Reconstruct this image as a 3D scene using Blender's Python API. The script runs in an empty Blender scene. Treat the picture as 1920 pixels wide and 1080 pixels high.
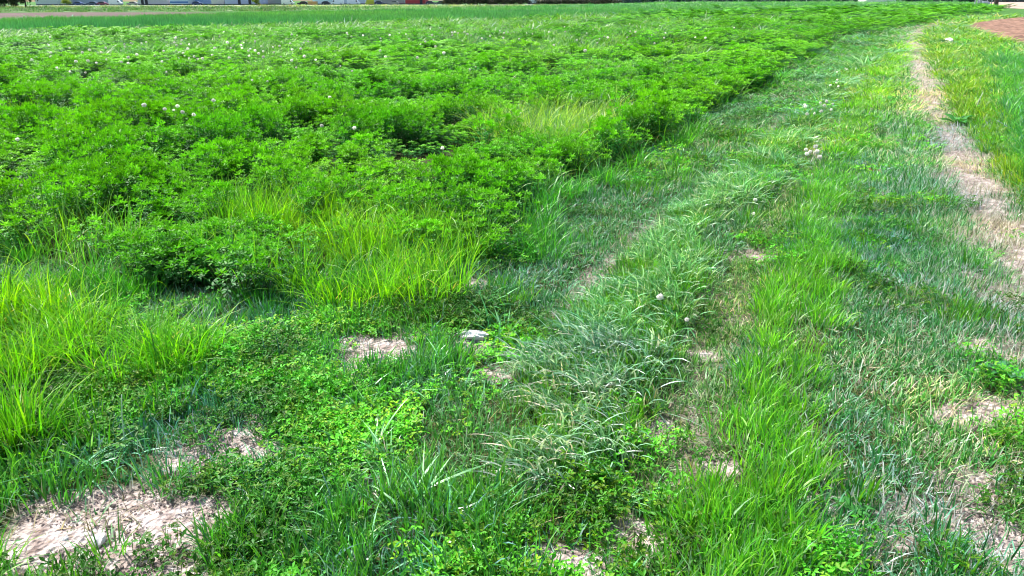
import bpy, math
import numpy as np
from mathutils import Matrix, Vector, Euler

# ------------------------------------------------------------------ camera, sky, sun, exposure
sc = bpy.context.scene
CAM_H = 1.6
PITCH = math.radians(21.24)
ROLL = math.radians(-0.12)
FPX = 1387.0                      # focal length in pixels of the 1920 wide photograph
Rcam = (Matrix.Rotation(math.pi/2 - PITCH, 3, 'X') @ Matrix.Rotation(ROLL, 3, 'Z'))
cam_d = bpy.data.cameras.new('camera')
cam_d.sensor_width = 36.0
cam_d.lens = 36.0*FPX/1920.0
cam_d.clip_start = 0.05
cam_d.clip_end = 8000.0
cam = bpy.data.objects.new('camera', cam_d)
cam.location = (0, 0, CAM_H)
cam.rotation_euler = Rcam.to_euler()
sc.collection.objects.link(cam)
sc.camera = cam

SUN_EL = math.radians(56)
SUN_AZ = math.radians(-52)        # from +Y (view direction) towards -X (left): the sun stands ahead and to the left
sun_dir = Vector((math.sin(SUN_AZ)*math.cos(SUN_EL), math.cos(SUN_AZ)*math.cos(SUN_EL), math.sin(SUN_EL)))
world = bpy.data.worlds.new('World')
sc.world = world
world.use_nodes = True
wn = world.node_tree
sky = wn.nodes.new('ShaderNodeTexSky')
sky.sky_type = 'NISHITA'
sky.sun_disc = False
sky.sun_elevation = SUN_EL
sky.sun_rotation = SUN_AZ
sky.dust_density = 2.5
sky.air_density = 1.0
bg = wn.nodes['Background']
bg.inputs['Strength'].default_value = 0.115
wn.links.new(sky.outputs[0], bg.inputs['Color'])
sun_l = bpy.data.lights.new('sun', 'SUN')
sun_l.energy = 3.6
sun_l.angle = math.radians(3)
sun_l.color = (1.0, 0.975, 0.93)
sun_o = bpy.data.objects.new('sun', sun_l)
sun_o.rotation_euler = sun_dir.to_track_quat('Z', 'Y').to_euler()
sun_o.location = (-20, 20, 40)
sc.collection.objects.link(sun_o)
sc.view_settings.view_transform = 'Standard'
sc.view_settings.look = 'None'
sc.view_settings.gamma = 1.0
sc.view_settings.use_curve_mapping = False
sc.view_settings.exposure = 1.2
sc.cycles.pixel_filter_type = 'BLACKMAN_HARRIS'
sc.cycles.filter_width = 1.1
sc.cycles.max_bounces = 4
sc.cycles.diffuse_bounces = 2
sc.cycles.glossy_bounces = 1
sc.cycles.transmission_bounces = 3
sc.cycles.transparent_max_bounces = 4
sc.cycles.use_adaptive_sampling = True
sc.cycles.adaptive_threshold = 0.02

# ------------------------------------------------------------------ helpers
RNG = np.random.default_rng(7)
_R = np.array(Rcam)

def P(px, py, z=0.0):
    """pixel of the 1920x1080 photograph -> point on the level z"""
    d = _R @ np.array([(px-960)/FPX, -(py-540)/FPX, -1.0])
    t = (z-CAM_H)/d[2]
    return np.array([d[0]*t, d[1]*t, z])

def PD(px, y, z=0.0):
    """pixel column px at the distance y (world Y): x position"""
    d = _R @ np.array([(px-960)/FPX, 0.388, -1.0])
    return d[0]/d[1]*y

def W(poly):
    return np.array([P(a, b)[:2] for a, b in poly])

_T = np.random.default_rng(3).random((256, 256))
def vnoise(x, y):
    xi = np.floor(x).astype(int); yi = np.floor(y).astype(int)
    fx = x-xi; fy = y-yi
    fx = fx*fx*(3-2*fx); fy = fy*fy*(3-2*fy)
    g = lambda a, b: _T[a & 255, b & 255]
    return (g(xi, yi)*(1-fx)+g(xi+1, yi)*fx)*(1-fy)+(g(xi, yi+1)*(1-fx)+g(xi+1, yi+1)*fx)*fy
def fbm(x, y, o=3):
    s = 0; a = 0.5; n = 0
    for i in range(o):
        s = s+a*vnoise(x*2**i+17.3*i, y*2**i+5.1*i); n += a; a *= 0.5
    return s/n
def worley(x, y):
    xi = np.floor(x).astype(int); yi = np.floor(y).astype(int)
    d = np.full(np.shape(x), 9.0)
    for a in (-1, 0, 1):
        for b in (-1, 0, 1):
            cx = xi+a; cy = yi+b
            px_ = cx+0.15+0.7*_T[cx & 255, cy & 255]; py_ = cy+0.15+0.7*_T[(cx+91) & 255, (cy+37) & 255]
            d = np.minimum(d, np.hypot(x-px_, y-py_))
    return d
def sstep(a, b, v):
    t = np.clip((v-a)/(b-a), 0, 1)
    return t*t*(3-2*t)
def inpoly(poly, x, y):
    r = np.zeros(x.shape, bool)
    n = len(poly)
    for i in range(n):
        x1, y1 = poly[i]; x2, y2 = poly[(i+1) % n]
        c = (y1 > y) != (y2 > y)
        with np.errstate(divide='ignore', invalid='ignore'):
            r ^= c & (x < (x2-x1)*(y-y1)/(y2-y1)+x1)
    return r
def linedist(pl, x, y):
    d = np.full(x.shape, 1e9)
    for i in range(len(pl)-1):
        a = pl[i]; b = pl[i+1]; v = b-a
        t = np.clip(((x-a[0])*v[0]+(y-a[1])*v[1])/(v@v), 0, 1)
        d = np.minimum(d, np.hypot(x-a[0]-t*v[0], y-a[1]-t*v[1]))
    return d
def sdist(poly, x, y):
    """signed distance, positive inside"""
    d = linedist(np.vstack([poly, poly[:1]]), x, y)
    return np.where(inpoly(poly, x, y), d, -d)

# ------------------------------------------------------------------ layout, read off the photograph on the ground plane
ALF = W([(-1500,420),(-300,450),(0,470),(180,520),(300,548),(420,552),(520,556),(600,525),(740,492),(850,480),(950,480),(985,420),
         (1005,375),(1090,335),(1180,298),(1235,270),(1330,205),(1420,168),(1442,148),(1540,92),(1572,78),(1640,60),(1760,41),(1840,28),
         (1872,20),(1862,13.5),(1500,17),(1200,28),(1000,35),(700,44),(380,54),(0,62),(-600,82)])
WHEAT = W([(-600,86),(0,65),(380,56),(700,46),(1000,36),(1200,29),(1500,18),(1860,13.2),(1800,7),(1500,6.5),(1250,7.5),(1080,14.5),
           (700,25),(520,30),(380,35),(120,43),(0,47),(-600,70)])
STRIP_A = W([(960,880),(970,800),(1000,720),(1040,655),(1110,560),(1230,440),(1330,360),(1420,290),(1500,220),(1560,150),(1640,95),
             (1670,95),(1595,165),(1525,240),(1430,340),(1365,400),(1305,500),(1250,620),(1215,760),(1165,865),(1060,905)])
STRIP_B = W([(1210,1300),(1235,1100),(1290,930),(1360,800),(1390,700),(1420,600),(1480,480),(1520,400),(1545,310),(1570,240),(1620,160),
             (1680,90),(1720,60),(1750,60),(1700,110),(1660,160),(1612,260),(1602,330),(1592,400),(1572,480),(1562,580),(1545,720),
             (1515,900),(1500,1100),(1510,1300)])
TALL1 = W([(-700,560),(-300,580),(0,585),(250,605),(400,640),(400,720),(300,800),(150,850),(0,930),(-300,1010),(-700,1000)])
TALL2 = W([(430,405),(560,385),(650,390),(690,440),(580,470),(450,455)])
TALL3 = W([(640,440),(760,415),(870,430),(890,480),(830,555),(720,590),(580,585),(530,530)])
DRYT = W([(900,245),(1000,225),(1130,215),(1210,235),(1170,270),(1000,290),(900,280)])
PATH = np.array([P(a, b)[:2] for a, b in [(1760,44),(1722,60),(1716,80),(1722,110),(1740,165),(1765,235),(1812,320),(1872,420),(1925,500),(2030,640),(2200,900)]])
TILLED = W([(1800,52),(1810,45.5),(1835,41),(1870,36.5),(1920,32),(2300,12),(2600,60),(2300,200),(2050,140),(1960,106),(1915,90),(1880,78),(1835,64)])
BANK = W([(1960,400),(1915,320),(1890,240),(1870,180),(1858,135),(1852,112),(1866,94),(1900,106),(1960,128),(2300,230),(2500,500),(2100,500)])
FARPATH = W([(1715,62),(1760,44),(1830,30),(1870,22),(1920,17),(2200,12),(2200,17),(1920,28),(1840,38),(1800,46),(1760,66),(1735,80)])
BARE = [(215,985,165,58),(140,1050,180,70),(300,1090,170,60),(420,852,82,36),(715,662,56,38),(680,640,36,16),(800,628,62,14),(880,541,40,13),(888,638,42,18),
        (930,692,62,15),(482,788,24,10),(1060,1062,95,34),(1190,985,45,36),(1238,792,38,18),(720,908,42,14),(1325,655,42,12),
        (1855,905,75,34),(1885,1010,100,60),(1800,780,60,20),(1880,655,80,18),(1560,935,38,18),(1640,1005,55,20),(1850,752,80,26),(1700,945,60,18),(1420,480,30,14),(1350,870,26,16),
        (1660,365,22,10),(1810,520,40,9)]
_BW = []
for cx, cy, rx, ry in BARE:
    c = P(cx, cy); e = P(cx+rx, cy); n1 = P(cx, cy-ry); n2 = P(cx, cy+ry)
    _BW.append((c[0], c[1], abs(e[0]-c[0])*(1.08 if cx < 420 and cy > 900 else 1.3), abs(n1[1]-n2[1])/2*(1.08 if cx < 420 and cy > 900 else 1.35)))

RUT1 = np.array([P(a, b)[:2] for a, b in [(880,720),(1000,600),(1110,520),(1250,395),(1390,280),(1500,190),(1600,110)]])
RUT2 = np.array([P(a, b)[:2] for a, b in [(1180,1000),(1260,800),(1330,650),(1390,530),(1440,430),(1520,300),(1570,200),(1660,100)]])
def bare_mask(x, y):
    m = np.zeros(x.shape)
    nz = (fbm(x*4.5, y*4.5, 3)-0.5)+0.5*(fbm(x*13, y*13, 2)-0.5)
    for cx, cy, rx, ry in _BW:
        if cx > 1.4: rx, ry = rx*0.75, ry*0.75
        r = np.hypot((x-cx)/rx, (y-cy)/ry)+nz*1.3
        m = np.maximum(m, 1-sstep(0.75, 1.12, r))
    d = linedist(PATH, x, y)/(1+0.035*np.clip(y-8, 0, 40))
    m = np.maximum(m, (1-sstep(0.20, 0.38, d+(fbm(x*3, y*3, 2)-0.5)*0.4))*0.95)
    m = np.maximum(m, (1-sstep(0.05, 0.20, linedist(RUT2, x, y)+(fbm(x*2.5+4, y*2.5, 2)-0.5)*0.2))*0.32*sstep(0.4, 0.62, fbm(x*1.2+8, y*1.2+2, 2)))
    m = np.maximum(m, (1-sstep(0.03, 0.12, linedist(RUT1, x, y)+(fbm(x*2.5+14, y*2.5, 2)-0.5)*0.2))*0.6*sstep(0.35, 0.6, fbm(x*1.2+18, y*1.2+2, 2)))
    return m

def ground_z(x, y):
    z = (fbm(x*0.7, y*0.7, 3)-0.5)*0.05*sstep(200, 20, np.hypot(x, y))
    near = sstep(60, 25, np.hypot(x, y))
    z = z-0.035*(1-sstep(0.05, 0.28, linedist(RUT1, x, y)))*near
    z = z-0.03*(1-sstep(0.05, 0.22, linedist(RUT2, x, y)))*near
    z = z-0.03*(1-sstep(0.1, 0.4, linedist(PATH, x, y)))*near
    z = z+0.16*sstep(0.0, 1.2, sdist(BANK, x, y))*near
    return z

# ------------------------------------------------------------------ materials
def new_mat(name):
    m = bpy.data.materials.new(name); m.use_nodes = True
    nt = m.node_tree
    return m, nt, nt.nodes['Principled BSDF'], nt.nodes['Material Output']

def leaf_material(name, rough=0.42, spec=0.45, trans=0.42):
    m, nt, b, out = new_mat(name)
    N = nt.nodes.new; L = nt.links.new
    a = N('ShaderNodeAttribute'); a.attribute_type = 'GEOMETRY'; a.attribute_name = 'Col'
    t = N('ShaderNodeAttribute'); t.attribute_type = 'INSTANCER'; t.attribute_name = 'tint'
    mx = N('ShaderNodeMix'); mx.data_type = 'RGBA'; mx.blend_type = 'MULTIPLY'; mx.inputs[0].default_value = 1.0
    L(a.outputs['Color'], mx.inputs[6]); L(t.outputs['Color'], mx.inputs[7])
    oi = N('ShaderNodeObjectInfo')
    hs = N('ShaderNodeHueSaturation')
    mr = N('ShaderNodeMapRange'); mr.inputs[3].default_value = 0.80; mr.inputs[4].default_value = 1.22
    L(oi.outputs['Random'], mr.inputs[0]); L(mr.outputs[0], hs.inputs['Value'])
    L(mx.outputs[2], hs.inputs['Color'])
    L(hs.outputs[0], b.inputs['Base Color'])
    b.inputs['Roughness'].default_value = rough
    b.inputs['Specular IOR Level'].default_value = spec
    tr = N('ShaderNodeBsdfTranslucent')
    tm = N('ShaderNodeMix'); tm.data_type = 'RGBA'; tm.blend_type = 'MULTIPLY'; tm.inputs[0].default_value = 1.0
    tm.inputs[7].default_value = (1.05, 1.25, 0.55, 1) if name != 'dandelion_down' else (1, 1, 1, 1)
    L(hs.outputs[0], tm.inputs[6]); L(tm.outputs[2], tr.inputs['Color'])
    ms = N('ShaderNodeMixShader'); ms.inputs[0].default_value = trans
    L(b.outputs[0], ms.inputs[1]); L(tr.outputs[0], ms.inputs[2]); L(ms.outputs[0], out.inputs['Surface'])
    return m

M_GRASS = leaf_material('grass_blade', 0.40, 0.5, 0.40)
M_LEAF = leaf_material('soft_leaf', 0.48, 0.22, 0.24)
M_STRAW = leaf_material('dry_blade', 0.6, 0.3, 0.25)
M_WAXY = leaf_material('waxy_blade', 0.32, 0.75, 0.22)

def noise_mat(name, c1, c2, scale, rough=0.9, bump=0.0, bscale=None, c3=None, detail=6):
    m, nt, b, out = new_mat(name)
    N = nt.nodes.new; L = nt.links.new
    tc = N('ShaderNodeTexCoord')
    nz = N('ShaderNodeTexNoise'); nz.inputs['Scale'].default_value = scale; nz.inputs['Detail'].default_value = detail
    L(tc.outputs['Object'], nz.inputs['Vector'])
    r = N('ShaderNodeValToRGB'); r.color_ramp.elements[0].position = 0.35; r.color_ramp.elements[1].position = 0.65
    r.color_ramp.elements[0].color = (*c1, 1); r.color_ramp.elements[1].color = (*c2, 1)
    if c3:
        e = r.color_ramp.elements.new(0.5); e.color = (*c3, 1)
    L(nz.outputs[0], r.inputs[0]); L(r.outputs[0], b.inputs['Base Color'])
    b.inputs['Roughness'].default_value = rough
    if bump:
        n2 = N('ShaderNodeTexNoise'); n2.inputs['Scale'].default_value = bscale or scale*3; n2.inputs['Detail'].default_value = 5
        L(tc.outputs['Object'], n2.inputs['Vector'])
        bp = N('ShaderNodeBump'); bp.inputs['Strength'].default_value = 1.0; bp.inputs['Distance'].default_value = bump
        L(n2.outputs[0], bp.inputs['Height']); L(bp.outputs[0], b.inputs['Normal'])
    return m

def ground_material():
    m, nt, b, out = new_mat('field_soil')
    N = nt.nodes.new; L = nt.links.new
    tc = N('ShaderNodeTexCoord')
    def noise(s, d=6):
        n = N('ShaderNodeTexNoise'); n.inputs['Scale'].default_value = s; n.inputs['Detail'].default_value = d
        L(tc.outputs['Object'], n.inputs['Vector']); return n
    def ramp(src, stops):
        r = N('ShaderNodeValToRGB'); els = r.color_ramp.elements
        els[0].position, els[0].color = stops[0][0], (*stops[0][1], 1)
        els[1].position, els[1].color = stops[-1][0], (*stops[-1][1], 1)
        for p, c in stops[1:-1]:
            e = els.new(p); e.color = (*c, 1)
        L(src, r.inputs[0]); return r
    soil = ramp(noise(22).outputs[0], [(0.3, (0.18, 0.13, 0.11)), (0.48, (0.40, 0.325, 0.29)), (0.68, (0.58, 0.505, 0.465))])
    thatch = ramp(noise(60).outputs[0], [(0.3, (0.030, 0.040, 0.014)), (0.55, (0.06, 0.075, 0.025)), (0.75, (0.13, 0.115, 0.05))])
    far = ramp(noise(0.8).outputs[0], [(0.35, (0.05, 0.14, 0.03)), (0.65, (0.08, 0.19, 0.045))])
    at = N('ShaderNodeAttribute'); at.attribute_name = 'bare'
    af = N('ShaderNodeAttribute'); af.attribute_name = 'far'
    m1 = N('ShaderNodeMix'); m1.data_type = 'RGBA'; m2 = N('ShaderNodeMix'); m2.data_type = 'RGBA'
    L(at.outputs['Fac'], m1.inputs[0]); L(thatch.outputs[0], m1.inputs[6]); L(soil.outputs[0], m1.inputs[7])
    L(af.outputs['Fac'], m2.inputs[0]); L(m1.outputs[2], m2.inputs[6]); L(far.outputs[0], m2.inputs[7])
    L(m2.outputs[2], b.inputs['Base Color'])
    b.inputs['Roughness'].default_value = 0.95
    b.inputs['Specular IOR Level'].default_value = 0.1
    vo = N('ShaderNodeTexVoronoi'); vo.inputs['Scale'].default_value = 52; L(tc.outputs['Object'], vo.inputs['Vector'])
    ad = N('ShaderNodeMath'); ad.operation = 'ADD'
    L(noise(45, 8).outputs[0], ad.inputs[0]); L(vo.outputs['Distance'], ad.inputs[1])
    bp = N('ShaderNodeBump'); bp.inputs['Strength'].default_value = 1.0; bp.inputs['Distance'].default_value = 0.016
    L(ad.outputs[0], bp.inputs['Height']); L(bp.outputs[0], b.inputs['Normal'])
    return m

def plain(name, c, rough=0.5, metal=0.0, spec=0.5):
    m, nt, b, out = new_mat(name)
    N = nt.nodes.new; L = nt.links.new
    tc = N('ShaderNodeTexCoord'); nz = N('ShaderNodeTexNoise'); nz.inputs['Scale'].default_value = 3.0
    L(tc.outputs['Object'], nz.inputs['Vector'])
    mr = N('ShaderNodeMapRange'); mr.inputs[3].default_value = 0.88; mr.inputs[4].default_value = 1.08
    L(nz.outputs[0], mr.inputs[0])
    mx = N('ShaderNodeMix'); mx.data_type = 'RGBA'; mx.blend_type = 'MULTIPLY'; mx.inputs[0].default_value = 1
    mx.inputs[6].default_value = (*c, 1)
    cb = N('ShaderNodeCombineColor')
    for i in range(3): L(mr.outputs[0], cb.inputs[i])
    L(cb.outputs[0], mx.inputs[7]); L(mx.outputs[2], b.inputs['Base Color'])
    b.inputs['Roughness'].default_value = rough; b.inputs['Metallic'].default_value = metal
    b.inputs['Specular IOR Level'].default_value = spec
    return m

# ------------------------------------------------------------------ mesh helpers
def link(o, parent=None):
    sc.collection.objects.link(o)
    if parent is not None:
        o.parent = parent
    return o
def tag(o, label=None, cat=None, group=None, kind=None):
    if label: o['label'] = label
    if cat: o['category'] = cat
    if group: o['group'] = group
    if kind: o['kind'] = kind
    return o
def mesh_np(name, v, faces, mat, col=None, smooth=True):
    me = bpy.data.meshes.new(name)
    me.from_pydata([tuple(p) for p in v], [], faces)
    if col is not None:
        a = me.color_attributes.new('Col', 'FLOAT_COLOR', 'POINT')
        c = np.ones((len(v), 4), np.float32); c[:, :3] = col
        a.data.foreach_set('color', c.ravel())
    if smooth:
        me.polygons.foreach_set('use_smooth', [True]*len(me.polygons))
    me.materials.append(mat)
    me.update()
    return me

class Geo:
    def __init__(s): s.v = []; s.f = []; s.c = []
    def add(s, v, f, c):
        o = len(s.v); s.v.extend([tuple(p) for p in v]); s.f.extend([tuple(i+o for i in q) for q in f])
        s.c.extend([tuple(c)]*len(v) if np.ndim(c) == 1 else [tuple(q) for q in c])
    def mesh(s, name, mat, smooth=True): return mesh_np(name, s.v, s.f, mat, np.array(s.c), smooth)

def blade(g, base, az, L, w, th0, curl, col, segs=4, twist=0.0, colb=None):
    """one grass blade: a tapering strip that bends away from the vertical"""
    d = np.array([math.cos(az), math.sin(az), 0.0]); side0 = np.array([-d[1], d[0], 0.0])
    p = np.array(base, float); vs = []; cs = []
    for i in range(segs+1):
        t = i/segs
        th = th0+curl*t*t
        ct = math.cos(twist*t); st = math.sin(twist*t)
        nrm = d*math.cos(th)-np.array([0, 0, 1.0])*math.sin(th)
        side = side0*ct+nrm*st
        ww = w*(0.75+0.5*t if t < 0.5 else 2.0*(1-t))*0.5
        k = col if colb is None else np.array(colb)*(1-t)+np.array(col)*t
        if i == segs:
            vs.append(p.copy()); cs.append(k)
        else:
            vs += [p-side*ww, p+side*ww]; cs += [k, k]
        p = p+(d*math.sin(th)+np.array([0, 0, 1.0])*math.cos(th))*L/segs
        if p[2] < 0.004: p[2] = 0.004
    f = [(2*i, 2*i+1, 2*i+3, 2*i+2) for i in range(segs-1)]+[(2*segs-2, 2*segs-1, 2*segs)]
    g.add(vs, f, np.array(cs))

def pick_col(r, pal):
    """pal: list of (weight, colour, spread)"""
    w = np.array([p[0] for p in pal]); k = r.choice(len(pal), p=w/w.sum())
    c = np.array(pal[k][1])*(1+pal[k][2]*(r.random()-0.5)*2)
    return c*np.array([1+0.25*(r.random()-0.5), 1, 1])

GREEN = [(5, (0.085, 0.300, 0.014), 0.3), (3, (0.15, 0.40, 0.013), 0.2), (2, (0.04, 0.18, 0.025), 0.2), (0.8, (0.26, 0.42, 0.15), 0.2), (0.3, (0.52, 0.46, 0.24), 0.2)]
SHORT = [(4.5, (0.075, 0.26, 0.04), 0.3), (3.5, (0.22, 0.41, 0.19), 0.25), (1.8, (0.50, 0.49, 0.36), 0.25), (1.5, (0.04, 0.16, 0.03), 0.2)]
BLUE_SHEEN = [(4, (0.18, 0.38, 0.22), 0.3), (3.5, (0.50, 0.64, 0.54), 0.2), (4, (0.05, 0.19, 0.07), 0.2), (0.5, (0.6, 0.6, 0.5), 0.2)]  # blue-green blades; the palest entry paints the sky's sheen into the colour
STRAW = [(4, (0.50, 0.42, 0.27), 0.25), (3, (0.62, 0.56, 0.42), 0.2), (1.5, (0.30, 0.24, 0.15), 0.25)]

def tuft(seed, n, rad, h, hv, w, lean, curl, pal, mat, name, segs=4, az0=None, azs=math.pi):
    r = np.random.default_rng(seed); g = Geo()
    for i in range(n):
        a = r.random()*2*math.pi; q = rad*math.sqrt(r.random())
        az = a+r.normal()*0.8 if az0 is None else az0+r.normal()*azs
        L = h*(1+hv*(r.random()*2-1))
        c = pick_col(r, pal)
        blade(g, (q*math.cos(a), q*math.sin(a), -0.01), az, L, w*(0.7+0.6*r.random()), abs(r.normal())*lean, curl*(0.3+r.random()*1.2), c, segs, r.normal()*0.9)
    return g.mesh(name, mat)

def leaflet(g, p, d, n, L, w, col, fold=0.25):
    """one leaflet: two folded halves, widest past the middle"""
    d = d/np.linalg.norm(d); s = np.cross(d, n); s = s/(np.linalg.norm(s)+1e-9); u = np.cross(s, d)
    m = p+d*L*0.58
    e = u*w*fold
    g.add([p, m+s*w*0.5+e, p+d*L, m-s*w*0.5+e], [(0, 1, 2), (0, 2, 3)], col)

def trifoliate(g, r, p, d, n, L, col):
    d = d/np.linalg.norm(d); s = np.cross(d, n); s = s/(np.linalg.norm(s)+1e-9)
    q = p+d*L*0.55
    for k in (-1, 0, 1):
        dd = d*(1 if k == 0 else 0.45)+s*k*0.9+n*(0.15*r.normal()-0.15*abs(k))
        leaflet(g, q if k else q+d*L*0.12, dd, n, L*(0.85+0.3*r.random()), L*0.46, col*(0.9+0.2*r.random()))

def alfalfa(seed, stems, rad, h, leafL, step, name, segs=3, split=False):
    """an alfalfa crown: upright stems with three-part leaves, crowded and paler at the young tips, with lit tops and inner shade worked into the colours"""
    r = np.random.default_rng(seed); g = Geo(); gs = Geo() if split else g
    young = np.array([0.165, 0.48, 0.010]); mid = np.array([0.018, 0.185, 0.010]); old_shaded = np.array([0.005, 0.045, 0.017])  # leaf age colours, spread further to paint lit tips and shaded inner leaves
    for i in range(stems):
        a = r.random()*2*math.pi; q = math.sqrt(r.random())
        b0 = np.array([math.cos(a), math.sin(a), 0])*q*rad*0.45
        top = np.array([math.cos(a), math.sin(a), 0])*q*rad*1.15
        H = h*(0.80+0.30*r.random())*(1-0.25*q*q)
        b1 = np.array([top[0]+r.normal()*0.012, top[1]+r.normal()*0.012, H])
        pts = [b0*(1-t)+b1*t+np.array([0, 0, 0.02*math.sin(t*3.1)]) for t in np.linspace(0, 1, segs+1)]
        # stem
        wv = leafL*0.06
        ca, sa = math.cos(a+1.3), math.sin(a+1.3)
        for j in range(segs):
            p, qn = pts[j], pts[j+1]
            s = np.array([ca, sa, 0])*wv; s2 = np.array([-sa, ca, 0])*wv
            gs.add([p+s, p-s*0.5+s2, p-s*0.5-s2, qn+s*0.7, qn-s*0.35+s2*0.7, qn-s*0.35-s2*0.7], [(0, 1, 4, 3), (1, 2, 5, 4), (2, 0, 3, 5)], np.array([0.10, 0.24, 0.04]))
        n = int(H/step)
        phi = r.random()*6.28
        for j in range(n):
            t = 0.12+0.88*(j+r.random()*0.6)/n
            k = min(int(t*segs), segs-1); f = t*segs-k
            p = pts[k]*(1-f)+pts[min(k+1, segs)]*f
            phi += 2.4+r.normal()*0.3
            up = 0.1+0.5*t*t+0.15*r.normal()
            d = np.array([math.cos(phi), math.sin(phi), up])
            nrm = np.array([-math.cos(phi)*0.5*up, -math.sin(phi)*0.5*up, 1.0])+r.normal(size=3)*0.22
            c = old_shaded*(1-t/0.55)+mid*(t/0.55) if t < 0.55 else mid*(1-((t-0.55)/0.45)**2)+young*((t-0.55)/0.45)**2*0.8
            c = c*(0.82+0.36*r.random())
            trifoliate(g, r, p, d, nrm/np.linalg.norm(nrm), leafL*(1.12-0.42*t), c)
        for j in range(4):                       # the tip rosette
            phi += 1.57
            d = np.array([math.cos(phi), math.sin(phi), 1.1+0.6*r.random()])
            nrm = np.array([-math.cos(phi)*0.75, -math.sin(phi)*0.75, 0.66])
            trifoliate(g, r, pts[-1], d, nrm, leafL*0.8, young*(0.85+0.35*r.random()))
    if split:
        return g.mesh(name, M_LEAF), gs.mesh(name+'_stem', M_LEAF)
    return g.mesh(name, M_LEAF)

def clover(seed, n, rad, h, leafL, name, pal=None):
    r = np.random.default_rng(seed); g = Geo()
    for i in range(n):
        a = r.random()*6.28; q = rad*math.sqrt(r.random())
        z = h*(0.25+0.75*r.random())
        p0 = np.array([q*math.cos(a), q*math.sin(a), 0]); p = p0+np.array([r.normal()*0.01, r.normal()*0.01, z])
        phi = r.random()*6.28
        s = np.array([-math.sin(phi), math.cos(phi), 0])*leafL*0.05
        c = np.array([0.055, 0.27, 0.014])*(0.55+0.95*r.random())*np.array([1+1.1*(r.random() < 0.22), 1, 1])
        g.add([p0-s, p0+s, p+s, p-s], [(0, 1, 2, 3)], c)
        d = np.array([math.cos(phi), math.sin(phi), 0.25+0.3*r.normal()])
        nrm = np.array([r.normal()*0.3, r.normal()*0.3, 1.0]); nrm /= np.linalg.norm(nrm)
        trifoliate(g, r, p, d, nrm, leafL*(0.7+0.6*r.random()), c)
    return g.mesh(name, M_LEAF)

def lump(seed, name, mat, flat=0.6, sub=2, rough=0.25, col=None):
    import bmesh
    r = np.random.default_rng(seed)
    bm = bmesh.new(); bmesh.ops.create_icosphere(bm, subdivisions=sub, radius=1.0)
    o = r.random(3)*20
    for v in bm.verts:
        c = v.co
        k = 1+rough*2*(float(fbm(np.array(c.x*1.4+o[0]+c.z), np.array(c.y*1.4+o[1]-c.z*0.7), 3))-0.5)*2
        v.co = Vector((c.x*k*(1+0.25*math.sin(o[0])), c.y*k, c.z*k*flat))
    me = bpy.data.meshes.new(name); bm.to_mesh(me); bm.free()
    me.polygons.foreach_set('use_smooth', [False]*len(me.polygons))
    me.materials.append(mat)
    if col is not None:
        a = me.color_attributes.new('Col', 'FLOAT_COLOR', 'POINT')
        a.data.foreach_set('color', np.tile(np.array([*col, 1.0], np.float32), len(me.vertices)))
    return me

# ------------------------------------------------------------------ scattering (geometry nodes, mass vegetation only)
def scatter(name, protos, pos, rot, scl, tint, idx, label, cat):
    n = len(pos)
    me = bpy.data.meshes.new(name)
    me.vertices.add(n)
    me.vertices.foreach_set('co', np.asarray(pos, np.float32).ravel())
    for an, arr in (('rot', rot), ('scl', scl), ('tint', tint)):
        a = me.attributes.new(an, 'FLOAT_VECTOR', 'POINT'); a.data.foreach_set('vector', np.asarray(arr, np.float32).ravel())
    a = me.attributes.new('idx', 'INT', 'POINT'); a.data.foreach_set('value', np.asarray(idx, np.int32))
    o = bpy.data.objects.new(name, me); link(o)
    ng = bpy.data.node_groups.new(name+'_scatter', 'GeometryNodeTree')
    ng.interface.new_socket('Geometry', in_out='INPUT', socket_type='NodeSocketGeometry')
    ng.interface.new_socket('Geometry', in_out='OUTPUT', socket_type='NodeSocketGeometry')
    N = ng.nodes.new; L = ng.links.new
    gi = N('NodeGroupInput'); go = N('NodeGroupOutput')
    jn = N('GeometryNodeJoinGeometry')
    for pm in protos:
        po = bpy.data.objects.new(pm.name, pm)          # source shape, in no collection
        oi = N('GeometryNodeObjectInfo'); oi.inputs['Object'].default_value = po
        gt = N('GeometryNodeGeometryToInstance')
        L(oi.outputs['Geometry'], gt.inputs[0]); L(gt.outputs[0], jn.inputs[0])
    def attr(nm, ty):
        k = N('GeometryNodeInputNamedAttribute'); k.data_type = ty; k.inputs['Name'].default_value = nm
        return k.outputs['Attribute']
    ip = N('GeometryNodeInstanceOnPoints'); ip.inputs['Pick Instance'].default_value = True
    er = N('FunctionNodeEulerToRotation'); L(attr('rot', 'FLOAT_VECTOR'), er.inputs[0])
    L(gi.outputs[0], ip.inputs['Points']); L(jn.outputs[0], ip.inputs['Instance'])
    L(attr('idx', 'INT'), ip.inputs['Instance Index'])
    L(er.outputs[0], ip.inputs['Rotation']); L(attr('scl', 'FLOAT_VECTOR'), ip.inputs['Scale'])
    L(ip.outputs[0], go.inputs[0])
    md = o.modifiers.new('scatter', 'NODES'); md.node_group = ng
    tag(o, label, cat, None, 'stuff')
    return o

def sample(D0, s0, y0, y1, seed, side=0.76, marg=1.3):
    """points on the ground in a wide wedge; density D0 near, thinning with the square of the distance beyond s0; returns x, y, size factor"""
    r = np.random.default_rng(seed)
    ys = np.geomspace(y0, y1, 600)
    s = np.maximum(1, ys/s0)
    dens = D0/s**2*2*(side*ys+marg)
    cum = np.concatenate([[0], np.cumsum((dens[1:]+dens[:-1])/2*np.diff(ys))])
    n = int(cum[-1])
    y = np.interp(r.random(n)*cum[-1], cum, ys)
    x = (r.random(n)*2-1)*(side*y+marg)
    return x, y, np.maximum(1, y/s0), r

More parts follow.
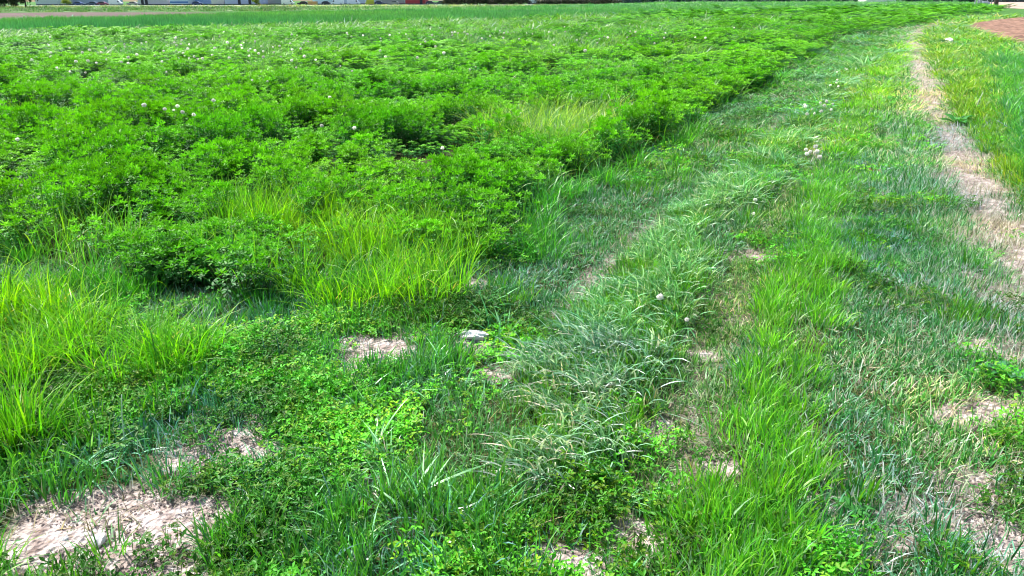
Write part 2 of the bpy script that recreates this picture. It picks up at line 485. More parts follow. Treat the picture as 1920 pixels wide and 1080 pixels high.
def tintmix(base, amp, x, y, r, sc_=0.8):
    n = fbm(x*sc_+40, y*sc_+11, 3)-0.5
    b = np.array(base)[None, :]*(1+amp*(r.random(len(x))-0.5)[:, None]*2)
    b = b*np.stack([1+1.0*n, 1+0.4*n, 1-0.6*n], 1)
    return np.clip(b, 0.05, 4)

def emit(name, protos, x, y, s, r, hz, tint, label, cat, tilt=0.12, z=None, rotz=None, wide=1.0, keep=None):
    n = len(x)
    pos = np.stack([x, y, ground_z(x, y) if z is None else z], 1)
    rz = r.random(n)*6.283 if rotz is None else rotz
    rot = np.stack([r.normal(size=n)*tilt, r.normal(size=n)*tilt, rz], 1)
    sx = s*wide*(0.8+0.4*r.random(n))
    scl = np.stack([sx, sx, hz*(0.8+0.4*r.random(n))], 1)
    return scatter(name, protos, pos, rot, scl, tint, r.integers(0, len(protos), n), label, cat)

# ================================================================== SETTING: the ground
def axis(fine0, fine1, step, lo, hi, grow=1.055):
    a = list(np.arange(fine0, fine1, step))
    d = step; v = a[-1]
    while v < hi:
        d *= grow; v += d; a.append(v)
    d = step; v = a[0]
    while v > lo:
        d *= grow; v -= d; a.insert(0, v)
    return np.array(a)
gx = axis(-3.2, 3.2, 0.025, -4500, 4500)
gy = axis(1.2, 6.5, 0.025, -60, 6000)
XX, YY = np.meshgrid(gx, gy)
bx = XX.ravel(); by = YY.ravel()
zz = ground_z(bx, by)
nearm = (np.abs(bx) < 40) & (by > 0) & (by < 60)
bare = np.zeros(bx.shape); bare[nearm] = bare_mask(bx[nearm], by[nearm])
zz[nearm] += bare[nearm]*((fbm(bx[nearm]*11, by[nearm]*11, 3)-0.5)*0.04)
far = sstep(60, 110, np.hypot(bx, by))
me = bpy.data.meshes.new('ground')
nx, ny = len(gx), len(gy)
me.vertices.add(nx*ny)
me.vertices.foreach_set('co', np.stack([bx, by, zz], 1).astype(np.float32).ravel())
ii = np.arange(nx*ny).reshape(ny, nx)
q = np.stack([ii[:-1, :-1], ii[:-1, 1:], ii[1:, 1:], ii[1:, :-1]], -1).reshape(-1, 4)
me.loops.add(q.size); me.loops.foreach_set('vertex_index', q.ravel().astype(np.int32))
me.polygons.add(len(q)); me.polygons.foreach_set('loop_start', (np.arange(len(q))*4).astype(np.int32))
me.polygons.foreach_set('use_smooth', np.ones(len(q), bool))
for an, arr in (('bare', bare), ('far', far)):
    a = me.attributes.new(an, 'FLOAT', 'POINT'); a.data.foreach_set('value', arr.astype(np.float32))
me.update(); me.validate()
me.materials.append(ground_material())
ground = link(bpy.data.objects.new('ground', me)); tag(ground, 'dry pale soil and thatch of the field and grassy farm track', 'ground', None, 'structure')

def sheet(name, poly, z, mat, label, cat, kind='structure', cells=None, zf=None):
    """a level sheet over a polygon; with cells it is a fine grid clipped to the polygon, raised by zf"""
    if cells is None:
        me = bpy.data.meshes.new(name)
        me.from_pydata([(p[0], p[1], z) for p in poly], [], [tuple(range(len(poly)))])
    else:
        xs = np.arange(poly[:, 0].min(), poly[:, 0].max()+cells[0], cells[0]); ysv = np.arange(poly[:, 1].min(), poly[:, 1].max()+cells[1], cells[1])
        X, Y = np.meshgrid(xs, ysv); x = X.ravel(); y = Y.ravel()
        zv = zf(x, y, sdist(poly, x, y))
        keepc = sdist(poly, x, y) > -max(cells)
        idm = np.arange(len(x)).reshape(X.shape)
        qs = np.stack([idm[:-1, :-1], idm[:-1, 1:], idm[1:, 1:], idm[1:, :-1]], -1).reshape(-1, 4)
        qs = qs[keepc[qs].all(1)]
        used, inv = np.unique(qs, return_inverse=True)
        me = bpy.data.meshes.new(name)
        me.from_pydata(np.stack([x, y, zv], 1)[used].tolist(), [], inv.reshape(-1, 4).tolist())
        me.polygons.foreach_set('use_smooth', [True]*len(me.polygons))
    me.materials.append(mat); me.update()
    o = link(bpy.data.objects.new(name, me)); tag(o, label, cat, None, kind)
    return o

# red-brown tilled field on the right
M_TILL = noise_mat('tilled_soil', (0.12, 0.06, 0.038), (0.30, 0.17, 0.11), 1.6, 0.95, 0.09, 7, (0.21, 0.115, 0.074))
def till_z(x, y, sd):
    a = 0.5
    fur = np.sin((x*math.cos(a)+y*math.sin(a))*2*math.pi/0.75+3*fbm(x*0.3, y*0.3, 2))
    return np.where(sd < 0, -0.05, 0.02)+sstep(0, 1.0, sd)*(0.05*fur+0.12*(fbm(x*3, y*3, 3)-0.5)+0.05)
sheet('tilled_field', TILLED, 0, M_TILL, 'red-brown tilled bare field beside the curving track', 'field', cells=(0.22, 0.22), zf=till_z)
# brown strip beyond the young wheat, far left
M_TILL2 = noise_mat('far_tilled_soil', (0.065, 0.034, 0.027), (0.105, 0.058, 0.046), 0.25, 0.95)
sheet('ploughed_strip', W([(-900,70),(-600,64),(0,47),(120,42),(380,34.5),(500,28),(380,23.5),(120,23.5),(-600,30)]), 0.03, M_TILL2, 'dull brown ploughed strip behind the young wheat', 'field')
# pale field behind the lone trunk
M_PALE = noise_mat('pale_stubble', (0.33, 0.23, 0.17), (0.45, 0.34, 0.27), 0.2, 0.95)
sheet('stubble_field', W([(1852,12.5),(1890,15.5),(1925,17),(2300,10),(2300,0.8),(1920,2.2),(1851,3)]), 0.03, M_PALE, 'pale tan stubble field behind the lone tree trunk', 'field')

# ================================================================== VEGETATION
CLOV = W([(-200,1300),(-200,880),(150,860),(330,760),(450,620),(640,590),(860,560),(1010,600),(970,690),(900,800),(900,880),(1180,880),(1270,900),(1220,1050),(1190,1300)])
P_SHORT = [tuft(10+i, 26, 0.075, 0.060, 0.5, 0.0050, 0.75, 1.1, SHORT, M_GRASS, 'short_tuft', 3) for i in range(4)]
P_MED = [tuft(20+i, 26, 0.065, 0.13, 0.4, 0.0052, 0.32, 0.8, GREEN, M_GRASS, 'medium_tuft', 4) for i in range(4)]
P_TALL = [tuft(30+i, 22, 0.085, 0.29, 0.6, 0.0056, 0.34, 1.2, GREEN, M_GRASS, 'tall_tuft', 5) for i in range(4)]
P_BLUE = [tuft(40+i, 24, 0.07, 0.21, 0.4, 0.0078, 0.5, 1.35, BLUE_SHEEN, M_WAXY, 'blue_tuft', 5, 0.0, 0.75) for i in range(4)]
P_STRAW = [tuft(50+i, 14, 0.09, 0.085, 0.5, 0.0040, 1.2, 0.55, STRAW, M_STRAW, 'straw_litter', 3) for i in range(3)]
P_CLOV = [clover(60+i, 24, 0.085, 0.06, 0.0195, 'clover_mat') for i in range(4)]
P_ALF = [alfalfa(70+i, 14, 0.165, 0.305, 0.038, 0.034, 'alfalfa_crown') for i in range(4)]
P_ALFF = [alfalfa(80+i, 9, 0.19, 0.32, 0.046, 0.05, 'alfalfa_far', 1) for i in range(3)]

def alf_height(x, y):
    n = fbm(x*0.7+3, y*0.7+8, 2)
    return (0.41+0.76*sstep(0.66, 0.12, worley(x/0.8, y/0.8)))*(0.72+0.56*sstep(0.3, 0.7, n))*(1-0.55*sstep(30, 50, y)*sstep(0.35, -0.1, x/np.maximum(y, 1)))

def weedy(x, y):
    """share of grass among the crop: more of it towards the wheat and in a few gaps"""
    n = fbm(x*0.35+9, y*0.22+2, 3)
    d = np.hypot(x, y)
    far_ = sstep(14, 30, d)*(1-0.75*sstep(0.15, 0.5, x/np.maximum(d, 1)))
    return np.clip(sstep(0.52, 0.68, n+0.16*far_-0.06)*(0.25+0.75*far_), 0, 1)

# ---- grasses
x, y, s, r = sample(430, 5.0, 0.9, 75, 101)
sd_alf = sdist(ALF, x, y)
b = bare_mask(x, y)
wa = np.clip(y/5, 0.4, 1.5)
xw = x+0.5*wa*(fbm(x*2.6+60, y*2.6+9, 3)-0.5); yw = y+0.8*wa*(fbm(x*2.6+19, y*2.6+77, 3)-0.5)
inA = inpoly(STRIP_A, xw, yw); inB = inpoly(STRIP_B, xw, yw)
T1m = inpoly(TALL1, xw, yw); T2m = inpoly(TALL2, xw, yw); T3m = inpoly(TALL3, xw, yw); inT = T1m | T2m | T3m
inC = inpoly(CLOV, x, y); inD = inpoly(DRYT, x, y); inBank = inpoly(BANK, x, y)
crop = (sd_alf > 0.0); no = inpoly(TILLED, x, y) | inpoly(WHEAT, x, y)
pd = linedist(PATH, x, y)
bstripx = x > 0
right = x > np.interp(y, np.array([P(1500,1100)[1], P(1545,720)[1], P(1572,480)[1], P(1602,330)[1], P(1660,160)[1], P(1750,60)[1]]),
                      np.array([P(1500,1100)[0], P(1545,720)[0], P(1572,480)[0], P(1602,330)[0], P(1660,160)[0], P(1750,60)[0]]))
u = r.random(len(x))
rest = ~crop & ~no
wd = weedy(x, y)
n1 = fbm(x*1.6+1, y*1.6+4, 3); n2 = fbm(x*0.9+21, y*0.9+14, 3)

# short trodden grass
k = rest & (u < (1-0.93*b)*np.where(inC, 0.85, 0.95)) & ~(inB & (u < 0.3)) & ~(pd < 0.12)
t = tintmix((1.0, 1.0, 1.0), 0.2, x, y, r)
t[right] *= np.array([0.95, 1.06, 1.35])
t[~right & ~inA & ~inB] *= np.array([0.62, 0.85, 1.0])  # darker, bluer blades: shade beside the crop edge put into the tint
yel = rest & right & (pd < 0.9) & (n2 > 0.52)
t[yel] *= np.array([1.2, 1.15, 0.7])
dryr = (linedist(RUT2, x, y) < 0.16)
t[dryr] *= np.array([1.7, 1.2, 0.8])
fy = sstep(6, 12, y)[:, None]*(x > 2)[:, None]
t = t*(1-fy)+t*np.array([1.12, 1.08, 0.7])*fy
lane = ~right & ~inA & ~inB & ~inC
hz = (0.55+1.1*n1)*np.where(inC, 0.9, 1.0)*np.where(lane, 0.75, 1.0)
FLAT = [(4.5, (0.065, 0.27, 0.06), 0.3), (3.2, (0.20, 0.42, 0.24), 0.25), (1.7, (0.56, 0.57, 0.48), 0.2), (2.5, (0.025, 0.13, 0.03), 0.2)]
P_FLAT = [tuft(15+i, 26, 0.085, 0.062, 0.5, 0.0050, 1.15, 0.7, FLAT, M_GRASS, 'trodden_tuft', 3) for i in range(4)]
kf = k & right
emit('trodden_grass', P_FLAT, x[kf], y[kf], s[kf], r, hz[kf], t[kf]*np.array([1.0, 1.0, 0.8]), 'flattened pale grass and straw on the worn lane beside the footpath', 'grass')
k = k & ~right
emit('short_grass', P_SHORT, x[k], y[k], s[k], r, hz[k], t[k], 'short green grass with straw-coloured blades between ruts and crop', 'grass')
# medium grass: along both strips, round the tall stands, tufts on the track, gaps of the crop
pm = np.zeros(len(x))
pm[inA] = 0.40; pm[inB] = 0.35+0.5*sstep(0.35, 0.6, n1[inB])
edge = rest & (sd_alf > -0.45) & (y > 2.5); pm[edge] = np.maximum(pm[edge], 0.4*sstep(0.46, 0.62, n1[edge])*sstep(-0.45, -0.15, sd_alf[edge]))
pm[inC & ~inA] = np.maximum(pm[inC & ~inA], 0.55*sstep(0.5, 0.35, n1[inC & ~inA]))
mid = rest & ~right & ~inA & ~inB & ~inC; pm[mid] = np.maximum(pm[mid], 0.10*sstep(0.5, 0.64, n1[mid]))
rr = rest & right; pm[rr] = np.maximum(pm[rr], 0.14*sstep(0.54, 0.66, n1[rr]))
bk = inBank | (right & (x > np.interp(y, PATH[::-1, 1], PATH[::-1, 0])+0.35)); pm[bk & rest] = np.maximum(pm[bk & rest], 0.6)
pm[crop] = np.maximum(pm[crop]*0, 0.75*wd[crop])
pm[inT] = 0.22*sstep(0.35, 0.55, n1[inT])+0.05
rutd = np.minimum(linedist(RUT1, x, y), linedist(RUT2, x, y))
k = (u < pm*(1-0.95*b)*sstep(0.05, 0.16, rutd)) & ~no & (pd > 0.3)
t = tintmix((1, 1, 1), 0.2, x, y, r)
t[inB] *= np.array([1.5, 1.38, 1.9]); t[crop] *= np.array([1.05, 0.9, 2.2]); t[bk & ~inBank] *= np.array([1.75, 1.12, 0.75])
fy = sstep(6, 12, y)[:, None]*(rest & ~bk)[:, None]*(x > 2)[:, None]
t = t*(1-fy)+t*np.array([1.35, 1.1, 0.65])*fy; t[inBank] *= np.array([0.75, 0.95, 2.6])
t[inC] *= np.array([0.9, 0.98, 2.4]); t[edge & ~inC] *= np.array([0.6, 0.9, 1.5]); t[inT] *= np.array([1.2, 1.1, 0.8])
hz = (0.55+0.8*n2)*np.where(inB, 0.5+0.6*n1, 1.0)*np.where(inA, 0.75, 1.0)*np.where(crop, 1.9, 1.0)*np.where(inBank, 0.9+0.6*n1, 1)
emit('meadow_grass', P_MED, x[k], y[k], s[k], r, hz[k], t[k], 'mid-length bright green grass in strips between the wheel ruts', 'grass')
# tall grass: the stands at the crop's edge
nc = fbm(x*3.2+70, y*3.2+31, 2)
sparse = T1m & (y < P(0, 625)[1])
clump = sstep(0.46, 0.60, nc)
k = (inT & (u < np.where(sparse, 0.62*clump, np.where(T3m, 0.10+0.22*clump, 0.42*(0.3+1.2*sstep(0.35, 0.6, n1)))))) | (inD & (u < 0.5)) | (inBank & (u < 0.14)) | (crop & (sd_alf < 0.5) & (y < 14) & (u < 0.08)) | (crop & (u < 0.25*wd) & (y > 8))
spill = rest & (sd_alf > -0.32) & (y > 4) & (y < 22) & (n1 > 0.5)
k |= spill & (u < 0.22)
k &= ~no
kk = np.flatnonzero(k)
dist = np.hypot(x, y)
t = tintmix((2.0, 1.5, 0.8), 0.3, x, y, r)
t[inD] *= np.array([1.5, 1.0, 5.0]); t[inBank] *= np.array([0.55, 0.85, 4.0]); t[crop & ~inT & ~inD] *= np.array([0.75, 0.8, 2.2])
hz = 0.68+0.6*n2
hz[inBank] *= 0.75; hz[T3m & ~T2m] *= 0.85; hz[sparse] *= 0.78; hz[spill] *= 0.62; t[spill] *= np.array([0.42, 0.72, 2.2])
# the nearest tall tufts stand as plants of their own
order = kk[np.argsort(dist[kk])]
cand = order[(inT[order])][:]
rs = np.random.default_rng(5)
vis = cand[np.abs(x[cand]) < 0.70*y[cand]+0.05]
solo_tall = rs.choice(vis, min(230, len(vis)), replace=False)
k[solo_tall] = False
TALL_SOLO = [(x[i], y[i], hz[i], t[i]) for i in solo_tall]
emit('tall_grass', P_TALL, x[k], y[k], s[k]**0.6, r, hz[k], t[k], 'tall yellow-green grass standing among the crop edge', 'grass', tilt=0.1)
# pale bluish grass lying over along the ridge between the ruts, silvery sheen in its tint
k = inA & (u > 0.42) & (u < 0.42+0.5*sstep(0.32, 0.46, n1)) | (inA & (y < 4.2) & (u > 0.4) & (u < 0.75))
rz = math.radians(235)+r.normal(size=len(x))*0.45
t = tintmix((1, 1, 1), 0.15, x, y, r)
t *= np.where((y < 3.4)[:, None], np.array([1.45, 1.25, 1.4]), np.array([1.2, 1.32, 1.15]))
kk = np.flatnonzero(k & (y < 3.5)); solo_blue = rs.choice(kk, min(40, len(kk)), replace=False); k[solo_blue] = False
BLUE_SOLO = [(x[i], y[i], 1.0, t[i], rz[i]) for i in solo_blue]
emit('ridge_grass', P_BLUE, x[k], y[k], s[k], r, np.where(y[k] < 3.3, 0.45, 0.42)+0.32*n2[k], t[k], 'pale blue-green grass flopped over on the ridge between ruts', 'grass', tilt=0.15, rotz=rz[k])
k = inC & ~inA & (u > 0.90) & (b < 0.3) & (n2 > 0.42)
emit('foreground_grass', P_BLUE, x[k], y[k], s[k], r, 0.18+0.30*n2[k], t[k]*np.array([0.6, 1.0, 0.5]), 'scattered blue-green grass blades among the foreground clover', 'grass', tilt=0.2)
# straw litter on bare soil and the path
k = rest & (r.random(len(x)) < np.where(pd < 0.45, 0.22, 0)+0.07*sstep(0.05, 0.6, b)+np.where(right, 0.12+0.3*sstep(0.5, 0.62, fbm(x*1.1+50, y*1.1+60, 2)), 0.05))
emit('straw_litter', P_STRAW, x[k], y[k], s[k], r, 0.5+0.5*n1[k], tintmix((1, 1, 1), 0.2, x[k], y[k], r)*np.array([1, 1, 1.15]), 'loose dry straw lying on bare soil and the footpath', 'straw', tilt=0.1)

# ---- clover and low weeds
x, y, s, r = sample(330, 5.0, 0.9, 40, 202)
b = bare_mask(x, y); inC = inpoly(CLOV, x, y); crop = inpoly(ALF, x, y); no = inpoly(TILLED, x, y)
n1 = fbm(x*2.2+31, y*2.2+4, 3)
pc = np.where(inC, 0.12+0.85*sstep(0.42, 0.58, n1), 0.30*sstep(0.5, 0.62, n1))
pc[inpoly(STRIP_A, x, y) | inpoly(STRIP_B, x, y)] *= 0.5
pc[inpoly(TALL1, x, y)] = 0.45
k = ~crop & ~no & (r.random(len(x)) < pc*(1-0.97*b))
t = tintmix((1.0, 1.0, 1.0), 0.25, x, y, r, 1.6)
yw = (fbm(x*1.3+7, y*1.3+3, 2) > 0.56); t[yw] *= np.array([1.3, 1.12, 0.8])
t *= (0.45+1.1*sstep(0.3, 0.7, fbm(x*1.9+88, y*1.9+12, 2)))[:, None]
emit('clover_cover', P_CLOV, x[k], y[k], s[k], r, (0.5+1.1*n1)[k], t[k], 'low clover and sprouting alfalfa leaves matting the foreground soil', 'clover')

# ---- the alfalfa crop
x, y, s, r = sample(34, 9, 1.6, 26, 303)
def alf_filter(x, y, r):
    sd = sdist(ALF, x, y)
    h = alf_height(x, y)
    k = (sd > 0.02) & (r.random(len(x)) < sstep(0.40, 0.64, np.where(sd < 0.35, h+0.3, h))*(1-0.85*weedy(x, y))*np.where(inpoly(DRYT, x, y) | inpoly(TALL2, x, y), 0.12, 1)*np.where(inpoly(TALL3, x, y), 0.5, 1))
    h = np.where((sd < 0.4) & (y < 40), np.maximum(h, 0.75)*1.05, h)
    return k, h, sd
k, h, sd = alf_filter(x, y, r)
t = tintmix((1.0, 1.0, 1.0), 0.15, x, y, r, 0.6)
vis = np.flatnonzero(k & (np.abs(x) < 0.70*y+0.05))
vis = vis[np.argsort(np.hypot(x[vis], y[vis]))][:270]
k[vis] = False
ALF_SOLO = [(x[i], y[i], h[i], s[i], t[i]) for i in vis]
emit('alfalfa_crop', P_ALF, x[k], y[k], s[k], r, h[k], t[k], 'dense leafy alfalfa crop with bright tips filling the field', 'alfalfa')
x, y, s, r = sample(34, 9, 26, 260, 304)
k, h, sd = alf_filter(x, y, r)
t = tintmix((0.75, 0.85, 0.95), 0.18, x, y, r, 0.25)
emit('distant_alfalfa', P_ALFF, x[k], y[k], s[k]*0.8, r, h[k]*1.05, t[k], 'far alfalfa crop merging into a green band by the wheat', 'alfalfa')

# ---- young wheat beyond
P_WHEAT = [tuft(90+i, 60, 0.45, 0.44, 0.25, 0.022, 0.22, 0.5, [(5, (0.085, 0.29, 0.075), 0.2), (3, (0.14, 0.37, 0.11), 0.2)], M_GRASS, 'wheat_patch', 3) for i in range(3)]
x, y, s, r = sample(4.2, 49, 40, 420, 404, 0.8, 2)
k = inpoly(WHEAT, x, y)
emit('wheat_crop', P_WHEAT, x[k], y[k], s[k], r, 0.85+0.4*fbm(x[k]*0.05, y[k]*0.2, 2), tintmix((1, 1, 1), 0.12, x[k], y[k], r, 0.05), 'even blue-green young wheat field behind the alfalfa', 'wheat')

# ---- individual plants in the foreground
def solo_tint(o, t): o['tint'] = [float(v) for v in t]
alf_parts = [alfalfa(70+i, 14, 0.165, 0.305, 0.038, 0.034, 'foliage', split=True) for i in range(4)]
def alf_plant(x, y, h, s, t, label, group, i):
    root = bpy.data.objects.new('alfalfa_plant', None); link(root)
    root.location = (x, y, float(ground_z(np.array([x]), np.array([y]))[0]))
    root.rotation_euler = (rs.normal()*0.1, rs.normal()*0.1, rs.random()*6.28)
    root.scale = (s, s, h)
    root.empty_display_size = 0.1
    tag(root, label, 'alfalfa', group)
    f, st = alf_parts[i % 4]
    a = link(bpy.data.objects.new('foliage', f), root); solo_tint(a, t)
    c = link(bpy.data.objects.new('stem', st), root); solo_tint(c, t); c['kind'] = 'stuff'
    return root
LANDMARKS = [('beside the tall grass stand enclosed by crop', (570, 430)), ('behind the broad bush by the dark gap', (290, 480)), ('next to the crop corner bush', (905, 440)),
             ('around the close cluster of dandelions', (330, 250)), ('beside the pale dry grass stand', (1050, 262)), ('behind the yellow-green grass stand', (60, 470)),
             ('along the dark shaded bank', (1180, 290))]
LM = [(n_, P(*q_)) for n_, q_ in LANDMARKS]
def near_mark(ax, ay): return min(LM, key=lambda m: math.hypot(m[1][0]-ax, m[1][1]-ay))[0]
for i, (ax, ay, ah, as_, at_) in enumerate(ALF_SOLO):
    sdv = sdist(ALF, np.array([ax]), np.array([ay]))[0]
    if sdv < 0.35:
        alf_plant(ax, ay, ah, as_, at_, ('tall bushy' if ah > 0.85 else 'low')+' alfalfa plant on the crop edge, '+near_mark(ax, ay), ('tall' if ah > 0.85 else 'low')+' edge alfalfa '+near_mark(ax, ay), i)
    else:
        alf_plant(ax, ay, ah, as_, at_, ('tall bright-tipped' if ah > 0.85 else 'short sunken')+' alfalfa plant inside the crop, '+near_mark(ax, ay), ('tall' if ah > 0.85 else 'short')+' inner alfalfa '+near_mark(ax, ay), i)
for px, py, ah, as_, lab in [
        (455, 556, 0.95, 1.15, 'rounded alfalfa bush alone in front of the crop between two stands of tall grass'),
        (935, 492, 0.62, 0.55, 'small upright alfalfa shoot standing alone on the short grass before the crop edge'),
        (905, 455, 1.2, 1.1, 'tall dark-sided alfalfa bush at the crop corner behind the small lone shoot'),
        (300, 520, 1.15, 1.1, 'broad alfalfa bush overhanging the dark gap beside the tall yellow-green grass')]:
    p = P(px, py)
    alf_plant(p[0], p[1], ah, as_, (0.95, 1, 1), lab, None, 1)
for k_, (gx_, gy_, gh_, gt_) in enumerate(TALL_SOLO):
    o = link(bpy.data.objects.new('grass_tuft', P_TALL[k_ % 4]))
    o.location = (gx_, gy_, float(ground_z(np.array([gx_]), np.array([gy_]))[0]))
    o.rotation_euler = (rs.normal()*0.1, rs.normal()*0.1, rs.random()*6.28); q_ = 0.85+0.3*rs.random()
    o.scale = (q_, q_, gh_*1.05); solo_tint(o, gt_)
    a1 = np.array([gx_]); a2 = np.array([gy_])
    if inpoly(TALL1, a1, a2)[0]:
        if sdist(TALL1, a1, a2)[0] < 0.14: tag(o, 'yellow-green grass tuft on the fringe of the stand beside the largest bare soil patch', 'grass', 'fringe tufts of the stand beside the bare soil')
        else: tag(o, ('tall' if gh_ > 0.97 else 'shorter')+' yellow-green grass tuft deep in the stand beside the largest bare patch', 'grass', ('tall' if gh_ > 0.97 else 'shorter')+' inner tufts of the stand beside the bare soil')
    elif inpoly(TALL2, a1, a2)[0]:
        tag(o, 'tall yellow-green grass tuft in the small stand enclosed by alfalfa', 'grass', 'tall grass stand enclosed by the crop')
    else:
        w3 = 'next to the lone rounded bush' if gx_ < P(650, 500)[0] else ('in front of the crop corner bush' if gx_ > P(770, 500)[0] else 'midway between lone bush and crop corner')
        tag(o, ('tall' if gh_ > 0.82 else 'short')+' green grass tuft in the stand '+w3, 'grass', ('tall' if gh_ > 0.82 else 'short')+' tufts '+w3)
for k_, (gx_, gy_, gh_, gt_, grz) in enumerate(BLUE_SOLO):
    o = link(bpy.data.objects.new('grass_tuft', P_BLUE[k_ % 4]))
    o.location = (gx_, gy_, float(ground_z(np.array([gx_]), np.array([gy_]))[0]))
    o.rotation_euler = (0, 0, grz); o.scale = (1.1, 1.1, 0.72); solo_tint(o, gt_)
    tag(o, 'pale blue-green grass tuft combed over at the near end of the ridge', 'grass', 'flopped grass tufts on the ridge end')

# ================================================================== SMALL THINGS ON THE GROUND
def gz(x, y): return float(ground_z(np.array([float(x)]), np.array([float(y)]))[0])
C_IDENT = (1.0, 1.0, 1.0)
# dandelion clocks
M_PAPPUS = leaf_material('dandelion_down', 0.8, 0.1, 0.62)
def puff_mesh(seed, full=1.0):
    r = np.random.default_rng(seed); g = Geo()
    n = 64
    for i in range(n):
        zc = 1-2*(i+0.5)/n; a = i*2.39996
        if r.random() > full: continue
        d = np.array([math.sqrt(1-zc*zc)*math.cos(a), math.sqrt(1-zc*zc)*math.sin(a), zc])
        s = np.cross(d, r.normal(size=3)); s /= np.linalg.norm(s); s2 = np.cross(d, s)
        e = d*(0.8+0.25*r.random()); w = 0.15
        g.add([d*0.25, e+s*w, e+s2*w, e-s*w, e-s2*w], [(0, 1, 2), (0, 2, 3), (0, 3, 4), (0, 4, 1), (1, 2, 3, 4)], np.array([0.97, 0.95, 0.89]))
    return g.mesh('seed_head', M_PAPPUS, False)
def core_mesh():
    g = Geo(); V = []; F = []
    for j, (rr_, zz_) in enumerate([(0.05, -0.32), (0.24, -0.18), (0.28, 0.05), (0.16, 0.22), (0.02, 0.28)]):
        for i in range(8): V.append((rr_*math.cos(i*math.pi/4), rr_*math.sin(i*math.pi/4), zz_))
    for j in range(4):
        for i in range(8): F.append((j*8+i, j*8+(i+1) % 8, j*8+8+(i+1) % 8, j*8+8+i))
    g.add(V, F, np.array([0.45, 0.42, 0.25])); return g.mesh('seed_core', M_LEAF)
def stalk_mesh(name, L, w, bend, col, mat):
    g = Geo(); V = []; F = []
    for j in range(6):
        t = j/5; c = np.array([bend*t*t, 0.3*bend*math.sin(3*t), L*t])
        for i in range(5): V.append(c+np.array([math.cos(i*1.2566), math.sin(i*1.2566), 0])*w*(1-0.3*t))
    for j in range(5):
        for i in range(5): F.append((j*5+i, j*5+(i+1) % 5, j*5+5+(i+1) % 5, j*5+5+i))
    F.append((25, 26, 27, 28, 29))
    g.add(V, F, np.array(col)); return g.mesh(name, mat)
puffs = [puff_mesh(1), puff_mesh(2, 0.85), puff_mesh(3, 0.6)]
core = core_mesh()
d_stems = [stalk_mesh('stem', 1.0, 0.0022, b_, (0.20, 0.27, 0.07), M_LEAF) for b_ in (0.03, -0.05, 0.08)]
def dandelion(px, py, hh, label, group, rad=0.024):
    x, y, z = P(px, py, hh)
    if abs(x) > 300: return
    g0 = gz(x, y); root = bpy.data.objects.new('dandelion', None); link(root)
    root.location = (x, y, g0); root.empty_display_size = 0.05; root.rotation_euler = (0, 0, rs.random()*6.28)
    tag(root, label, 'dandelion', group)
    i = int(rs.integers(0, 3)); L_ = hh-g0
    st = link(bpy.data.objects.new('stem', d_stems[i]), root); st.scale = (1, 1, L_); solo_tint(st, C_IDENT)
    b_ = (0.03, -0.05, 0.08)[i]
    hd = link(bpy.data.objects.new('seed_head', puffs[int(rs.integers(0, 3))]), root); hd.location = (b_, 0.3*b_*math.sin(3), L_)
    q_ = rad*(0.8+0.4*rs.random()); hd.scale = (q_, q_, q_*0.92); hd.rotation_euler = (rs.random()*0.5, rs.random()*0.5, rs.random()*6); solo_tint(hd, C_IDENT)
    c_ = link(bpy.data.objects.new('seed_core', core), hd); solo_tint(c_, C_IDENT)
FIELD_D = [(10,238),(22,262),(105,130),(112,127),(135,134),(158,136),(175,114),(183,118),(200,112),(230,116),(235,112),(243,118),(238,108),(320,200),(312,205),(325,207),(345,203),(338,210),(352,214),
           (280,197),(325,95),(335,98),(348,105),(350,110),(341,100),(400,95),(398,103),(405,90),(430,90),(460,90),(450,85),(468,92),(475,95),(455,80),(510,88),(520,85),(528,86),(540,85),(545,82),(476,150),(494,152),
           (460,160),(613,122),(660,133),(575,78),(128,76),(95,85),(263,68),(328,70),(352,72),(325,72),(30,112),(675,238),(602,235),(625,182),(195,90),(572,80),(400,190),
           (720,95),(725,106),(760,82),(780,108),(800,78),(822,87),(828,99),(845,61),(852,60),(860,62),(870,60),(875,64),(905,58),(935,58),(945,62),(955,60),(960,58),(965,61),(942,71),(962,77),
           (985,62),(1002,64),(1022,58),(1030,60),(1085,75),(1098,62),(1110,55),(1140,70),(1190,60),(1220,66),(1245,62),(1270,76),(1300,70),(1330,58),(700,62),(680,66),(640,70),(885,130),(895,125),
           (1000,53),(930,52),(1180,45),(1240,48),(760,52),(1500,40),(1450,38),(1380,52),(1550,32),(905,72),(915,80),(848,66),(712,72)]
for _ in range(110):
    FIELD_D.append((float(rs.uniform(60, 640)), float(rs.normal(92, 16)))) if _ < 75 else FIELD_D.append((float(rs.uniform(600, 1350)), float(rs.normal(66, 10))))
for px, py in FIELD_D:
    if py in (200,205,207,203,210,214): lab = 'white dandelion seed head in the close cluster sunk in a gap of the crop'; gr = 'dandelions in the gap of the crop'
    elif py > 120: lab = 'white dandelion seed head standing singly among the dense green alfalfa'; gr = 'dandelions scattered in the dense crop'
    else: lab = 'white dandelion seed head in the weedy band towards the wheat'; gr = 'dandelions in the weedy band'
    q0 = P(px, py, 0.36); hh = 0.32*float(alf_height(np.array([q0[0]]), np.array([q0[1]]))[0])*1.1+0.11+0.06*rs.random()
    dandelion(px, py, max(0.26, hh), lab, gr, 0.020 if py > 120 else 0.034)
dandelion(838, 280, 0.36, 'white dandelion seed head above tall grass beside the crop corner bush', None, 0.022)
